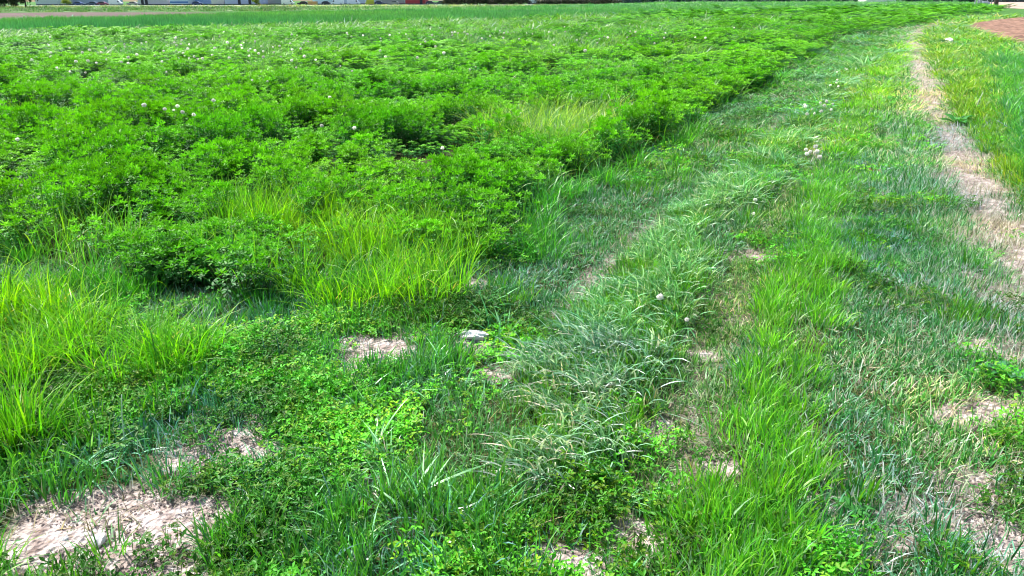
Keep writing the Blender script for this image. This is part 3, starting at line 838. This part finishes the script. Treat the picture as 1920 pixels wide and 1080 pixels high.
for px, py in [(1570,135),(1575,150),(1565,155),(1590,130),(1578,128),(1512,196),(1508,200),(1530,205),(1545,192),(1550,197),(1555,205),(1535,212),(1560,195),(1548,188),(1525,214),(1541,208),(1552,190),(1562,160),(1570,162)]:
    dandelion(px, py, 0.13+0.05*rs.random(), 'white dandelion seed head in the far cluster between the wheel ruts', 'dandelions in the far cluster on the track', 0.021)
for px, py in [(1517,285),(1521,279),(1535,275),(1537,284),(1528,293),(1512,290)]:
    dandelion(px, py, 0.12+0.03*rs.random(), 'white dandelion seed head in the small group beside the bright grass strip', 'dandelions beside the bright grass strip', 0.023)
dandelion(1244, 554, 0.15, 'single round dandelion seed head standing above the ridge grass', None, 0.0195)
dandelion(1307, 592, 0.10, 'small pale dandelion seed head in the dry rut beside the ridge', None, 0.013)
dandelion(1420, 378, 0.07, 'low dandelion seed head among short dry grass in the rut', None, 0.017)
dandelion(1398, 396, 0.06, 'half-blown dandelion seed head near the ground in the rut', None, 0.017)

# stones and clods
M_STONE = noise_mat('pale_stone', (0.88, 0.86, 0.82), (0.95, 0.94, 0.92), 9, 0.85, 0.004, 30)
M_CLOD = noise_mat('soil_clod', (0.30, 0.225, 0.195), (0.56, 0.465, 0.42), 30, 0.95, 0.01, 60)
def stone(px, py, sx, sy, sz, seed, label, mat=M_STONE, name='stone', cat='stone', group=None):
    o = link(bpy.data.objects.new(name, lump(seed, name, mat, 0.7, 3, 0.3)))
    p = P(px, py); o.location = (p[0], p[1], gz(p[0], p[1])+sz*0.5); o.scale = (sx, sy, sz); o.rotation_euler = (0.1, -0.1, seed)
    tag(o, label, cat, group)
    return o
stone(888, 636, 0.058, 0.036, 0.034, 3, 'white limestone lump lying in clover beside the thin bare patch')
stone(186, 1022, 0.026, 0.020, 0.022, 5, 'whitish stone half sunk in the largest bare soil patch')
stone(127, 1018, 0.012, 0.011, 0.014, 6, 'small pale pebble between weeds at the rim of the largest bare patch')
stone(1537, 845, 0.018, 0.015, 0.016, 8, 'pale stone among trodden grass beside the bright strip')
stone(1778, 83, 0.16, 0.13, 0.22, 11, 'grey-white boulder in the grass by the tip of the tilled field')
clods = [lump(20+i, 'soil_clod', M_CLOD, 0.65, 1, 0.35) for i in range(5)]
pts = []
rc = np.random.default_rng(77)
while len(pts) < 70:
    cx, cy, rx, ry = _BW[int(rc.integers(0, 6))]
    px_, py_ = cx+rc.normal()*rx*0.5, cy+rc.normal()*ry*0.5
    if bare_mask(np.array([px_]), np.array([py_]))[0] > 0.6: pts.append((px_, py_))
for i, (cx, cy) in enumerate(pts):
    o = link(bpy.data.objects.new('soil_clod', clods[i % 5])); q_ = 0.005+0.009*rc.random()**2
    o.location = (cx, cy, gz(cx, cy)+q_*0.4); o.scale = (q_*1.2, q_, q_); o.rotation_euler = (rc.random(), rc.random(), rc.random()*6)
    tag(o, 'small crumbly soil clod on one of the pink-grey bare patches', 'clod', 'soil clods on the bare patches')
# fine crumbs: nobody could count them
x, y, s, r = sample(5200, 3.2, 1.2, 14, 505)
k = (bare_mask(x, y) > 0.45)
emit('soil_crumbs', [lump(40+i, 'soil_crumb', M_CLOD, 0.6, 1, 0.4) for i in range(3)], x[k], y[k], s[k]*0.0046*(0.25+r.random(k.sum())), r, 0.0045*s[k], np.ones((k.sum(), 3)), 'loose soil crumbs strewn over the bare patches and footpath', 'soil')

# broad-leaved weeds: each leaf a part
def leaf_mesh(seed, L, w, col, arch=0.5, name='leaf', wavy=0.0):
    g = Geo(); V = []; F = []; cs = []
    n = 7
    for i in range(n):
        t = i/(n-1); ww = w*(math.sin(math.pi*min(1, t*0.93+0.06))**0.8)*(0.55+0.75*t if t < 0.6 else 1.0)*0.5
        zc = L*(0.55*t-arch*t*t); xc = L*t*(1-0.12*t)
        wv = wavy*math.sin(t*14+seed)
        V += [(xc, -ww*(1+wv), zc+ww*0.35), (xc, 0, zc), (xc, ww*(1-wv), zc+ww*0.35)]
        cs += [np.array(col), np.array(col)*1.35, np.array(col)]
    for i in range(n-1):
        F += [(3*i, 3*i+1, 3*i+4, 3*i+3), (3*i+1, 3*i+2, 3*i+5, 3*i+4)]
    g.add(V, F, np.array(cs)); return g.mesh(name, M_LEAF)
def rosette(px, py, n, L, w, col, label, arch=0.5, lift=0.0, wavy=0.0, name='broadleaf_weed'):
    p = P(px, py); root = bpy.data.objects.new(name, None); link(root); root.location = (p[0], p[1], gz(p[0], p[1])+0.01+lift); root.empty_display_size = 0.05
    tag(root, label, 'weed')
    ms = [leaf_mesh(i, L, w, np.array(col)*(0.85+0.15*i), arch, wavy=wavy) for i in range(3)]
    for i in range(n):
        o = link(bpy.data.objects.new('leaf', ms[i % 3]), root); q_ = 0.7+0.5*rs.random()
        o.rotation_euler = (rs.normal()*0.15, -0.35*rs.random(), i*2.4+rs.normal()*0.2); o.scale = (q_, q_, q_); solo_tint(o, C_IDENT)
rosette(588, 738, 9, 0.10, 0.030, (0.13, 0.36, 0.03), 'light green weed with long upright leaves in the clover', 0.1, 0.01)
rosette(345, 748, 6, 0.055, 0.042, (0.07, 0.30, 0.05), 'round-leaved weed at the foot of the tall grass stand', 0.35, 0.03)
rosette(322, 726, 5, 0.05, 0.036, (0.08, 0.31, 0.04), 'small round-leaved weed just behind another at the tall grass foot', 0.3, 0.03)
rosette(1885, 708, 10, 0.13, 0.05, (0.045, 0.17, 0.06), 'dark green flat weed rosette on the dry track beside bare soil', 0.45, 0, 0.25)
rosette(1560, 300, 9, 0.15, 0.045, (0.06, 0.22, 0.05), 'dandelion leaf rosette beside the bright grass strip', 0.35, 0.0, 0.3, 'dandelion_rosette')
rosette(1600, 960, 8, 0.08, 0.028, (0.05, 0.2, 0.04), 'little dark leaf rosette on trodden ground beside the bright strip', 0.5, 0, 0.2)
rosette(1115, 905, 8, 0.07, 0.03, (0.07, 0.3, 0.03), 'fresh green leaf rosette below the flopped blue-green grass', 0.2, 0.02, 0.1)
rosette(1795, 232, 12, 0.30, 0.10, (0.045, 0.20, 0.03), 'large dark dock rosette on the verge right of the footpath', 0.4, 0, 0.15)
rosette(1640, 325, 7, 0.10, 0.04, (0.24, 0.06, 0.035), 'reddish withered weed beside the bright grass strip', 0.5, 0, 0.3)

# single dry stalks
def stalk(px, py, L, w, rot, label, col=(0.62, 0.60, 0.48), bend=0.03):
    p = P(px, py); o = link(bpy.data.objects.new('dry_stalk', stalk_mesh('dry_stalk', L, w, bend, col, M_STRAW)))
    o.location = (p[0], p[1], gz(p[0], p[1])); o.rotation_euler = rot; solo_tint(o, C_IDENT); tag(o, label, 'stalk')
stalk(236, 840, 0.24, 0.0028, (0.05, 0.0, 0.2), 'pale dead grass stalk standing upright before the tall grass', (0.55, 0.66, 0.55))
stalk(1652, 205, 0.26, 0.006, (0.3, -1.0, 0.4), 'whitish dry stalk tilted over the short track grass')
stalk(1828, 212, 0.30, 0.008, (0.05, 0.05, 0), 'short grey dead stalk upright beside the dock rosette', (0.5, 0.5, 0.45))
stalk(960, 1015, 0.20, 0.002, (0.2, 1.2, 0.6), 'thin straw lying across the foreground clover', (0.5, 0.42, 0.25))
stalk(870, 820, 0.16, 0.002, (1.1, 0.3, 0.5), 'bent straw lying below the flopped blue-green grass', (0.6, 0.52, 0.4))

# ================================================================== THE FAR EDGE OF THE FIELDS
def box(name, x0, x1, y0, y1, z0, z1, mat, parent=None, bevel=0.0):
    me = bpy.data.meshes.new(name)
    me.from_pydata([(x0,y0,z0),(x1,y0,z0),(x1,y1,z0),(x0,y1,z0),(x0,y0,z1),(x1,y0,z1),(x1,y1,z1),(x0,y1,z1)], [],
                   [(3,2,1,0),(4,5,6,7),(0,1,5,4),(1,2,6,5),(2,3,7,6),(3,0,4,7)])
    me.materials.append(mat)
    o = link(bpy.data.objects.new(name, me), parent)
    if bevel:
        m = o.modifiers.new('bevel', 'BEVEL'); m.width = bevel; m.segments = 2
    return o
def prism(name, prof, y0, y1, mat, parent=None):
    """profile in x-z, extruded along y"""
    n = len(prof); v = [(a, y0, b) for a, b in prof]+[(a, y1, b) for a, b in prof]
    f = [tuple(range(n)), tuple(range(2*n-1, n-1, -1))]+[(i, i+n, (i+1) % n+n, (i+1) % n) for i in range(n)]
    me = bpy.data.meshes.new(name); me.from_pydata(v, [], f); me.materials.append(mat); me.update()
    return link(bpy.data.objects.new(name, me), parent)
def ring(name, r_out, y0, y1, mat, parent, r_in=0.0, n=16):
    V = []; F = []
    for i in range(n):
        a = 2*math.pi*i/n
        V += [(r_out*math.cos(a), y0, r_out*math.sin(a)), (r_out*math.cos(a), y1, r_out*math.sin(a))]
    for i in range(n):
        j = (i+1) % n; F.append((2*i, 2*j, 2*j+1, 2*i+1))
    F.append(tuple(range(0, 2*n, 2))); F.append(tuple(range(2*n-1, 0, -2)))
    me = bpy.data.meshes.new(name); me.from_pydata(V, [], F); me.materials.append(mat); me.update()
    return link(bpy.data.objects.new(name, me), parent)

# grassy embankment behind the ploughed strip
def bank_line(px): return np.interp(px, [-900, 0, 600, 1090], [24, 23.2, 20.5, 13])
M_EMB = noise_mat('embankment_turf', (0.05, 0.14, 0.04), (0.25, 0.28, 0.12), 0.35, 0.95, 0, None, (0.10, 0.20, 0.06))
fpts = [P(px_, float(bank_line(px_))) for px_ in np.linspace(-900, 1090, 41)]
V = []; F = []; prof = [(0, 0.0), (8, 0.12), (22, 0.36), (40, 0.52), (52, 0.55), (75, 0.3), (100, 0.0)]
for i, fp in enumerate(fpts):
    fade = 1.0 if i < 30 else max(0.15, 1-(i-30)/11)
    u_ = np.array([fp[0], fp[1]]); u_ = u_/np.linalg.norm(u_)
    for dd, hh in prof:
        xx_ = fp[0]+u_[0]*dd; yy_ = fp[1]+u_[1]*dd
        V.append((xx_, yy_, hh*fade+0.06*(float(vnoise(np.array(xx_*0.3), np.array(yy_*0.3)))-0.5)+0.03))
n_ = len(prof)
for i in range(len(fpts)-1):
    for j in range(n_-1): F.append((i*n_+j, (i+1)*n_+j, (i+1)*n_+j+1, i*n_+j+1))
me = bpy.data.meshes.new('embankment'); me.from_pydata(V, [], F); me.materials.append(M_EMB)
me.polygons.foreach_set('use_smooth', [True]*len(me.polygons)); me.update()
tag(link(bpy.data.objects.new('embankment', me)), 'low grassy embankment running behind the ploughed strip and wheat', 'embankment', None, 'structure')
# rough grass and scrub on it
P_SCRUB = [tuft(110+i, 46, 0.8, 0.55, 0.5, 0.06, 0.35, 0.9, [(4, (0.06, 0.19, 0.04), 0.3), (3, (0.26, 0.30, 0.12), 0.25), (2, (0.33, 0.27, 0.19), 0.2)], M_LEAF, 'scrub', 3) for i in range(4)]
re_ = np.random.default_rng(9)
n = 2600
pxs = re_.uniform(-500, 1090, n); tt = re_.random(n)**1.2
fx = np.array([P(a, float(bank_line(a)))[:2] for a in pxs]); ud = fx/np.linalg.norm(fx, axis=1)[:, None]
dd = tt*48; fade = np.clip(1-(pxs-640)/450*0.85, 0.15, 1)
q_ = fx+ud*dd[:, None]
zz_ = np.interp(dd, [p[0] for p in prof], [p[1] for p in prof])*fade
ti = np.where((tt > 0.55)[:, None], np.array([1.7, 1.5, 1.2]), np.array([0.8, 1.05, 1.0]))*np.where((pxs > 560)[:, None], np.array([1.35, 1.35, 1.3]), np.array([1, 1, 1]))
emit('embankment_scrub', P_SCRUB, q_[:, 0], q_[:, 1], np.ones(n)*1.2, re_, (0.35+0.5*re_.random(n)**2)*np.where(tt > 0.6, 0.5, 1.0), ti*(0.7+0.6*vnoise(q_[:, 0]*0.15, q_[:, 1]*0.15))[:, None], 'rough grass, dry stems and scrub covering the embankment', 'scrub', z=zz_)
# access road in front of the yards
M_ROAD = noise_mat('worn_asphalt', (0.32, 0.31, 0.29), (0.45, 0.43, 0.40), 0.4, 0.9)
rd = [(PD(-300, 300), 300), (PD(1000, 300), 300), (PD(1000, 324), 324), (PD(-300, 324), 324)]
sheet('yard_road', np.array(rd), 0.02, M_ROAD, 'pale road in front of the row of sheds', 'road')

M_GLASS = plain('dark_glass', (0.03, 0.04, 0.06), 0.08)
M_TYRE = plain('tyre_rubber', (0.02, 0.02, 0.02), 0.85)
M_RIM = plain('alloy_rim', (0.5, 0.5, 0.52), 0.35, 0.8)
M_LAMP = plain('lamp_lens', (0.75, 0.75, 0.72), 0.2)
M_RED = plain('red_lens', (0.5, 0.02, 0.02), 0.3)
paint = {}
def pm_(c):
    if c not in paint: paint[c] = plain('vehicle_paint', c, 0.3)
    return paint[c]
def vehicle(kind, px, dist, colour, label, group=None, flip=1, yaw=0.0):
    """a car or van seen from its side"""
    root = bpy.data.objects.new('parked_'+kind, None); link(root); root.location = (PD(px, dist), dist, 0.03); root.rotation_euler = (0, 0, yaw); root.scale = (flip, 1, 1)
    tag(root, label, kind, group)
    m = pm_(colour)
    if kind == 'van':
        L_, H_, w_ = 5.2, 2.1, 0.98
        pr = [(-2.6,0.35),(2.45,0.35),(2.6,0.6),(2.55,1.0),(1.9,1.15),(1.35,1.95),(1.1,2.1),(-2.5,2.1),(-2.6,1.9)]
        wins = [[(1.0,1.2),(1.75,1.2),(1.28,1.85),(1.0,1.85)]]
    else:
        L_, H_, w_ = 4.3, 1.45, 0.88
        pr = [(-2.15,0.32),(2.1,0.32),(2.15,0.6),(2.05,0.82),(1.0,0.95),(0.45,1.38),(0.1,1.46),(-1.0,1.46),(-1.6,1.3),(-2.05,0.95),(-2.15,0.7)]
        wins = [[(-0.1,0.98),(0.85,0.98),(0.42,1.33),(-0.1,1.38)], [(-1.5,1.0),(-0.2,0.98),(-0.2,1.38),(-1.0,1.38)]]
    prism('body', pr, -w_, w_, m, root)
    for wp in wins:
        for sgn in (-1, 1): prism('window', wp, sgn*w_-0.015, sgn*w_+0.015, M_GLASS, root)
    for wx in (-L_*0.31, L_*0.31):
        for sgn in (-1, 1):
            t_ = ring('tyre', 0.34, -0.12, 0.12, M_TYRE, None); sc.collection.objects.unlink(t_); sc.collection.objects.link(t_)
            wl = bpy.data.objects.new('wheel', None); link(wl, root); wl.location = (wx, sgn*(w_-0.08), 0.32); t_.parent = wl
            ring('rim', 0.2, sgn*0.1, sgn*0.135, M_RIM, wl)
    for sgn in (-1, 1):
        box('headlight', L_/2-0.12, L_/2+0.01, sgn*w_*0.72-0.15, sgn*w_*0.72+0.15, 0.62, 0.78, M_LAMP, root)
        box('taillight', -L_/2-0.01, -L_/2+0.05, sgn*w_*0.8-0.1, sgn*w_*0.8+0.1, 0.75, 0.95, M_RED, root)
    return root
VD = 330
for px, kind, c, lab, fl in [
        (148, 'car', (0.03, 0.07, 0.22), 'dark blue car parked before the pale shed by the yellow-green shrub', 1),
        (172, 'car', (0.05, 0.08, 0.16), 'navy car parked next to the wine-red car', -1),
        (193, 'car', (0.22, 0.05, 0.10), 'wine-red car parked between the navy car and a white van', 1),
        (217, 'van', (0.78, 0.77, 0.80), 'long white van parked by the wine-red car', 1),
        (247, 'car', (0.45, 0.40, 0.38), 'beige-grey car parked before the red-roofed house', -1),
        (370, 'car', (0.03, 0.06, 0.2), 'blue car parked beside the blue-banded workshop', 1),
        (540, 'van', (0.80, 0.80, 0.74), 'clean white van parked beside a black car', 1),
        (567, 'car', (0.012, 0.012, 0.016), 'black car parked between the white van and the orange skip', -1),
        (613, 'car', (0.015, 0.02, 0.05), 'very dark car parked beside the blue cabin', 1),
        (632, 'van', (0.72, 0.76, 0.86), 'bluish white van beside the very dark car', -1),
        (663, 'van', (0.66, 0.68, 0.82), 'lavender-white van parked before the yellow container', 1),
        (712, 'car', (0.02, 0.03, 0.10), 'midnight blue car parked beside the yellow container', 1),
        (738, 'car', (0.33, 0.31, 0.30), 'grey car parked left of the red barn', -1),
        (808, 'car', (0.02, 0.03, 0.08), 'navy car parked right of the red barn', 1),
        (825, 'car', (0.04, 0.06, 0.10), 'dark slate car parked at the end of the hedge', -1)]:
    vehicle(kind, px, VD, c, lab, 'vehicles parked along the yard road', fl, 0.05)
M_WIN = plain('window_glass', (0.05, 0.08, 0.13), 0.1)
M_DOOR = plain('dark_door', (0.04, 0.035, 0.05), 0.6)
M_BASE = plain('plinth', (0.10, 0.10, 0.12), 0.9)
M_WHITE = plain('white_frame', (0.75, 0.75, 0.75), 0.5)
def building(px0, px1, dist, height, wallc, roofc, label, name='shed_building', depth=14, doors=(), band=None, gable=False):
    x0, x1 = PD(px0, dist), PD(px1, dist); w_ = x1-x0
    root = bpy.data.objects.new(name, None); link(root); root.location = ((x0+x1)/2, dist+depth/2, 0.0)
    tag(root, label, 'building')
    wm = plain('render_wall', wallc, 0.85); rm = plain('roof_sheet', roofc, 0.6)
    h_ = w_/2
    box('wall', -h_, h_, -depth/2, depth/2, 0, height, wm, root)
    box('plinth', -h_-0.04, h_+0.04, -depth/2-0.05, depth/2+0.05, 0, 0.45, M_BASE, root)
    if gable: prism('roof', [(-h_-0.5, height-0.1), (0, height+h_*0.5), (h_+0.5, height-0.1), (h_+0.5, height-0.3), (-h_-0.5, height-0.3)], -depth/2-0.6, depth/2+0.6, rm, root)
    else: box('roof', -h_-0.4, h_+0.4, -depth/2-0.5, depth/2+0.5, height+0.003, height+0.35, rm, root)
    yf = -depth/2
    for fr in doors:
        d_ = box('door', -h_+w_*fr-0.6, -h_+w_*fr+0.6, yf-0.09, yf-0.02, 0.02, 2.2, M_DOOR, root); box('handle', -h_+w_*fr+0.4, -h_+w_*fr+0.5, yf-0.14, yf-0.085, 1.0, 1.08, M_RIM, d_)
    if band:
        box('wall_stripe', -h_-0.02, h_+0.02, yf-0.03, yf-0.006, band[1], band[2], plain('stripe_paint', band[0], 0.5), root)
    nwin = max(2, int(w_/4))
    for i in range(nwin):
        cx = -h_+w_*(i+0.5)/nwin
        if any(abs(-h_+w_*fr-cx) < 1.3 for fr in doors): continue
        f_ = box('window', cx-0.7, cx+0.7, yf-0.07, yf-0.01, 2.35, min(3.5, height-0.4), M_WHITE, root)
        box('pane', cx-0.6, cx+0.6, yf-0.10, yf-0.065, 2.45, min(3.4, height-0.5), M_WIN, f_)
    return root
building(66, 108, 350, 4.5, (0.62, 0.64, 0.62), (0.2, 0.2, 0.22), 'pale grey-white shed beside the dark trees')
building(128, 202, 362, 5.5, (0.42, 0.47, 0.58), (0.25, 0.25, 0.3), 'blue-grey shed behind the parked blue and wine-red cars')
building(258, 316, 352, 3.0, (0.70, 0.62, 0.66), (0.36, 0.12, 0.10), 'house with red-brown roof and two dark doors', 'house', 12, (0.15, 0.28), None, True)
building(318, 352, 350, 4.0, (0.60, 0.68, 0.82), (0.3, 0.3, 0.35), 'white workshop with a blue band along its wall', 'workshop', 12, (), ((0.08, 0.2, 0.5), 0.9, 1.5))
building(356, 396, 358, 5.0, (0.30, 0.42, 0.72), (0.2, 0.22, 0.3), 'bright blue shed left of the cream annex')
building(396, 420, 352, 4.5, (0.74, 0.64, 0.62), (0.3, 0.26, 0.25), 'cream and pink annex at the end of the lavender warehouse', 'annex')
building(421, 476, 350, 7.0, (0.56, 0.56, 0.74), (0.3, 0.3, 0.36), 'long lavender warehouse beside the cream annex', 'warehouse', 20, (0.5, 0.86))
building(478, 534, 372, 4.5, (0.40, 0.41, 0.40), (0.22, 0.22, 0.22), 'grey shed left of the clean white van')
building(586, 612, 356, 4.0, (0.72, 0.80, 0.9), (0.05, 0.25, 0.5), 'small blue-roofed cabin behind the orange skip', 'cabin', 8)
building(618, 692, 372, 6.0, (0.62, 0.66, 0.80), (0.3, 0.32, 0.4), 'bluish white hall behind the bluish vans', 'warehouse', 20)
building(704, 758, 366, 4.5, (0.38, 0.36, 0.37), (0.2, 0.19, 0.2), 'dull grey shed between yellow container and red barn')
building(760, 797, 345, 5.0, (0.48, 0.06, 0.07), (0.2, 0.08, 0.08), 'red barn with a dark plinth beside the hedge', 'barn', 14, (0.8,))
building(990, 1006, 352, 3.5, (0.8, 0.8, 0.8), (0.5, 0.5, 0.5), 'small white hut behind the dark hedge', 'hut', 5)
building(1624, 1680, 420, 2.6, (0.80, 0.80, 0.76), (0.6, 0.6, 0.58), 'long low white shed far behind the wheat', 'greenhouse_shed', 10)
# skip and container
def container(px0, px1, dist, h_, c, label, name):
    x0, x1 = PD(px0, dist), PD(px1, dist); root = bpy.data.objects.new(name, None); link(root); root.location = ((x0+x1)/2, dist, 0.02); tag(root, label, 'container')
    w_ = (x1-x0)/2; m = pm_(c)
    box('body', -w_, w_, -1.2, 1.2, 0.1, h_, m, root); box('base_rail', -w_-0.03, w_+0.03, -1.25, 1.25, 0.0, 0.14, M_BASE, root); box('top_rail', -w_-0.04, w_+0.04, -1.25, 1.25, h_-0.04, h_+0.1, m, root)
    n = max(3, int(w_*2/0.6))
    for i in range(n): box('rib', -w_+2*w_*(i+0.35)/n, -w_+2*w_*(i+0.65)/n, -1.26, -1.19, 0.15, h_-0.06, m, root)
container(578, 594, 328, 1.3, (0.55, 0.30, 0.10), 'orange-brown skip between a black car and the blue-roofed cabin', 'skip')
container(688, 701, 336, 2.4, (0.55, 0.50, 0.04), 'yellow container beside the midnight blue car', 'storage_container')

# shrubs and trees: limbs plus leaf faces spread through the crown
def crown_mesh(seed, n, rx, rz, leaf, cols, name='crown', squash=1.0):
    r = np.random.default_rng(seed); g = Geo()
    cen = [r.normal(size=3)*np.array([rx*0.5, rx*0.5, rz*0.45]) for _ in range(9)]
    for i in range(n):
        c = cen[int(r.integers(0, 9))]; p = c+r.normal(size=3)*np.array([rx, rx, rz])*0.26
        d = r.normal(size=3); leaflet(g, p, d, r.normal(size=3), leaf*(0.6+0.8*r.random()), leaf*0.7, np.array(cols[int(r.integers(0, len(cols)))])*(0.7+0.6*r.random()))
    return g.mesh(name, M_LEAF, False)
M_BARK = noise_mat('bark', (0.035, 0.028, 0.022), (0.09, 0.075, 0.06), 6, 0.95, 0.02, 14)
def trunk_mesh(seed, H, r0, name='trunk', limbs=5):
    r = np.random.default_rng(seed); V = []; F = []
    def tube(p, q, a, b, seg=4):
        base = len(V); ax = np.array(q)-np.array(p); ax = ax/np.linalg.norm(ax); s = np.cross(ax, [0.3, 1, 0.2]); s /= np.linalg.norm(s); s2 = np.cross(ax, s)
        for j in range(seg+1):
            t = j/seg; c = np.array(p)*(1-t)+np.array(q)*t+s*0.06*H*0.2*math.sin(3*t+seed)*t; rr_ = a*(1-t)+b*t
            if j == 0: rr_ *= 1.25
            for i in range(7): V.append(tuple(c+(s*math.cos(i*0.8976)+s2*math.sin(i*0.8976))*rr_))
        for j in range(seg):
            for i in range(7): F.append((base+j*7+i, base+j*7+(i+1) % 7, base+j*7+7+(i+1) % 7, base+j*7+7+i))
    tube((0, 0, -0.1), (0.05*H*r.normal(), 0.05*H*r.normal(), H*0.8), r0, r0*0.35, 6)
    for i in range(limbs):
        h_ = H*(0.35+0.4*i/limbs); a = r.random()*6.28
        tube((0, 0, h_), (math.cos(a)*H*0.22, math.sin(a)*H*0.22, h_+H*0.22), r0*0.35, r0*0.1, 3)
    me = bpy.data.meshes.new(name); me.from_pydata(V, [], F); me.materials.append(M_BARK); me.polygons.foreach_set('use_smooth', [True]*len(F)); me.update(); return me
DARKC = [(0.018, 0.035, 0.016), (0.03, 0.055, 0.02), (0.012, 0.022, 0.014)]
def tree(px, dist, H, cw, zc, rz, label, cols, n=2600, leaf=0.35, name='tree', cat='tree', group=None, seed=1, r0=0.16, shift=0.0):
    root = bpy.data.objects.new(name, None); link(root); root.location = (PD(px, dist), dist, 0.0); tag(root, label, cat, group)
    link(bpy.data.objects.new('trunk', trunk_mesh(seed, H, r0)), root)
    c = link(bpy.data.objects.new('crown', crown_mesh(seed, n, cw, rz, leaf, cols)), root); c.location = (shift, 0, zc); solo_tint(c, C_IDENT)
tree(6, 152, 7, 1.3, 2.6, 2.6, 'dark evergreen tree nearest the ploughed strip', DARKC, seed=1)
tree(24, 156, 7.5, 1.0, 2.4, 2.4, 'dark slender evergreen tree between two others', DARKC, seed=2)
tree(46, 150, 6.5, 1.1, 3.2, 1.9, 'dark evergreen with bare lower trunk on the embankment end', DARKC, seed=3)
tree(-14, 154, 7, 1.4, 2.4, 2.6, 'dark broad evergreen at the outer end of the row', DARKC, seed=4)
YEL = [(0.30, 0.34, 0.05), (0.38, 0.40, 0.08), (0.2, 0.28, 0.05)]
tree(124, 338, 3.4, 1.5, 1.7, 1.0, 'yellow-green flowering shrub before the blue-grey shed', YEL, 900, 0.35, 'shrub', 'shrub', seed=5, r0=0.08)
tree(480, 338, 3.2, 1.2, 1.7, 1.0, 'yellow-green shrub at the corner of the lavender warehouse', YEL, 900, 0.35, 'shrub', 'shrub', seed=6, r0=0.08)
tree(692, 345, 3.2, 1.0, 1.7, 1.0, 'olive shrub behind the yellow container', YEL, 700, 0.35, 'shrub', 'shrub', seed=7, r0=0.08)
HC = [(0.03, 0.05, 0.02), (0.06, 0.06, 0.035), (0.015, 0.025, 0.02), (0.10, 0.085, 0.06)]
hb = [(crown_mesh(200+i, 900, 2.4, 1.3, 0.5, HC), trunk_mesh(200+i, 2.6, 0.09)) for i in range(3)]
for i, px in enumerate(range(842, 1160, 13)):
    if 992 < px < 1008: continue
    root = bpy.data.objects.new('hedge_shrub', None); link(root); dist = 322+(px-842)*0.12
    root.location = (PD(px, dist), dist+2*rs.random(), 0); q_ = 0.85+0.35*rs.random(); root.scale = (q_, q_, q_*(1.0 if px < 1000 else 0.75)); root.rotation_euler = (0, 0, rs.random()*6)
    tag(root, 'dark half-bare shrub in the hedge right of the red barn', 'shrub', 'shrubs in the dark hedge')
    link(bpy.data.objects.new('trunk', hb[i % 3][1]), root); c = link(bpy.data.objects.new('crown', hb[i % 3][0]), root); c.location = (0, 0, 1.35); solo_tint(c, C_IDENT)
# distant wood behind the wheat: one mass
xs_ = np.arange(PD(1060, 520), PD(2300, 520), 3.2); nw = len(xs_)
rw = np.random.default_rng(12)
wz = np.stack([xs_, 520+rw.normal(size=nw)*6, np.full(nw, 2.6)], 1)
scatter('distant_wood', [crown_mesh(300+i, 1300, 3.2, 2.6, 0.8, [(0.05, 0.075, 0.06), (0.08, 0.10, 0.09), (0.03, 0.05, 0.045)]) for i in range(3)], wz, np.stack([0*xs_, 0*xs_, rw.random(nw)*6], 1),
        np.stack([0.9+0.4*rw.random(nw)]*3, 1), np.tile([2.2, 2.3, 3.2], (nw, 1)), rw.integers(0, 3, nw), 'blue-grey distant wood along the far side of the wheat', 'wood')
# white posts of a far fence
M_POST = plain('white_post', (0.7, 0.7, 0.68), 0.6)
for px in (1068, 1236, 1241, 1346, 1385, 1512, 1577, 1615):
    root = bpy.data.objects.new('fence_post', None); link(root); root.location = (PD(px, 405), 405, 0); tag(root, 'slim white post in the far fence before the distant wood', 'post', 'far white fence posts')
    box('shaft', -0.09, 0.09, -0.09, 0.09, -0.05, 2.4, M_POST, root); box('cap', -0.13, 0.13, -0.13, 0.13, 2.4, 2.47, M_POST, root)
# lone trunk and the grey well housing by the field corner
pt = P(1866, 13.0)
root = bpy.data.objects.new('tree', None); link(root); root.location = (pt[0], pt[1], 0); tag(root, 'lone dark-trunked tree at the far bend of the track', 'tree')
link(bpy.data.objects.new('trunk', trunk_mesh(61, 8.5, 0.52)), root)
c = link(bpy.data.objects.new('crown', crown_mesh(61, 3500, 3.4, 2.2, 0.3, [(0.05, 0.16, 0.02), (0.07, 0.2, 0.03), (0.03, 0.1, 0.02)])), root); c.location = (0, 0, 7.4); solo_tint(c, C_IDENT)
M_GREY = plain('galvanised', (0.42, 0.46, 0.50), 0.5, 0.2); M_LG = plain('pale_tank', (0.68, 0.72, 0.76), 0.5)
pw = P(1842, 12.4); k_ = pw[1]/FPX*1.07
root = bpy.data.objects.new('well_housing', None); link(root); root.location = (pw[0], pw[1], 0); tag(root, 'small grey pump frame with pale tank beside the lone tree', 'pump')
W_ = 10*k_
for sx in (-1, 1):
    for sy in (-1, 1): box('post', sx*W_-0.08, sx*W_+0.08, sy*0.9-0.08, sy*0.9+0.08, 0, 2.9, M_GREY, root)
box('roof', -W_-0.3, W_+0.3, -1.3, 1.3, 2.903, 3.05, M_GREY, root)
tk = prism('tank', [(0.35*W_+0.62*W_*0.9*math.cos(a), 0.62+0.6*math.sin(a)) for a in np.linspace(0, 6.283, 17)[:-1]], -0.7, 0.7, M_LG, root)
box('panel', -W_+0.1, -0.2*W_, -0.05, 0.05, 0.1, 2.2, M_GREY, root)
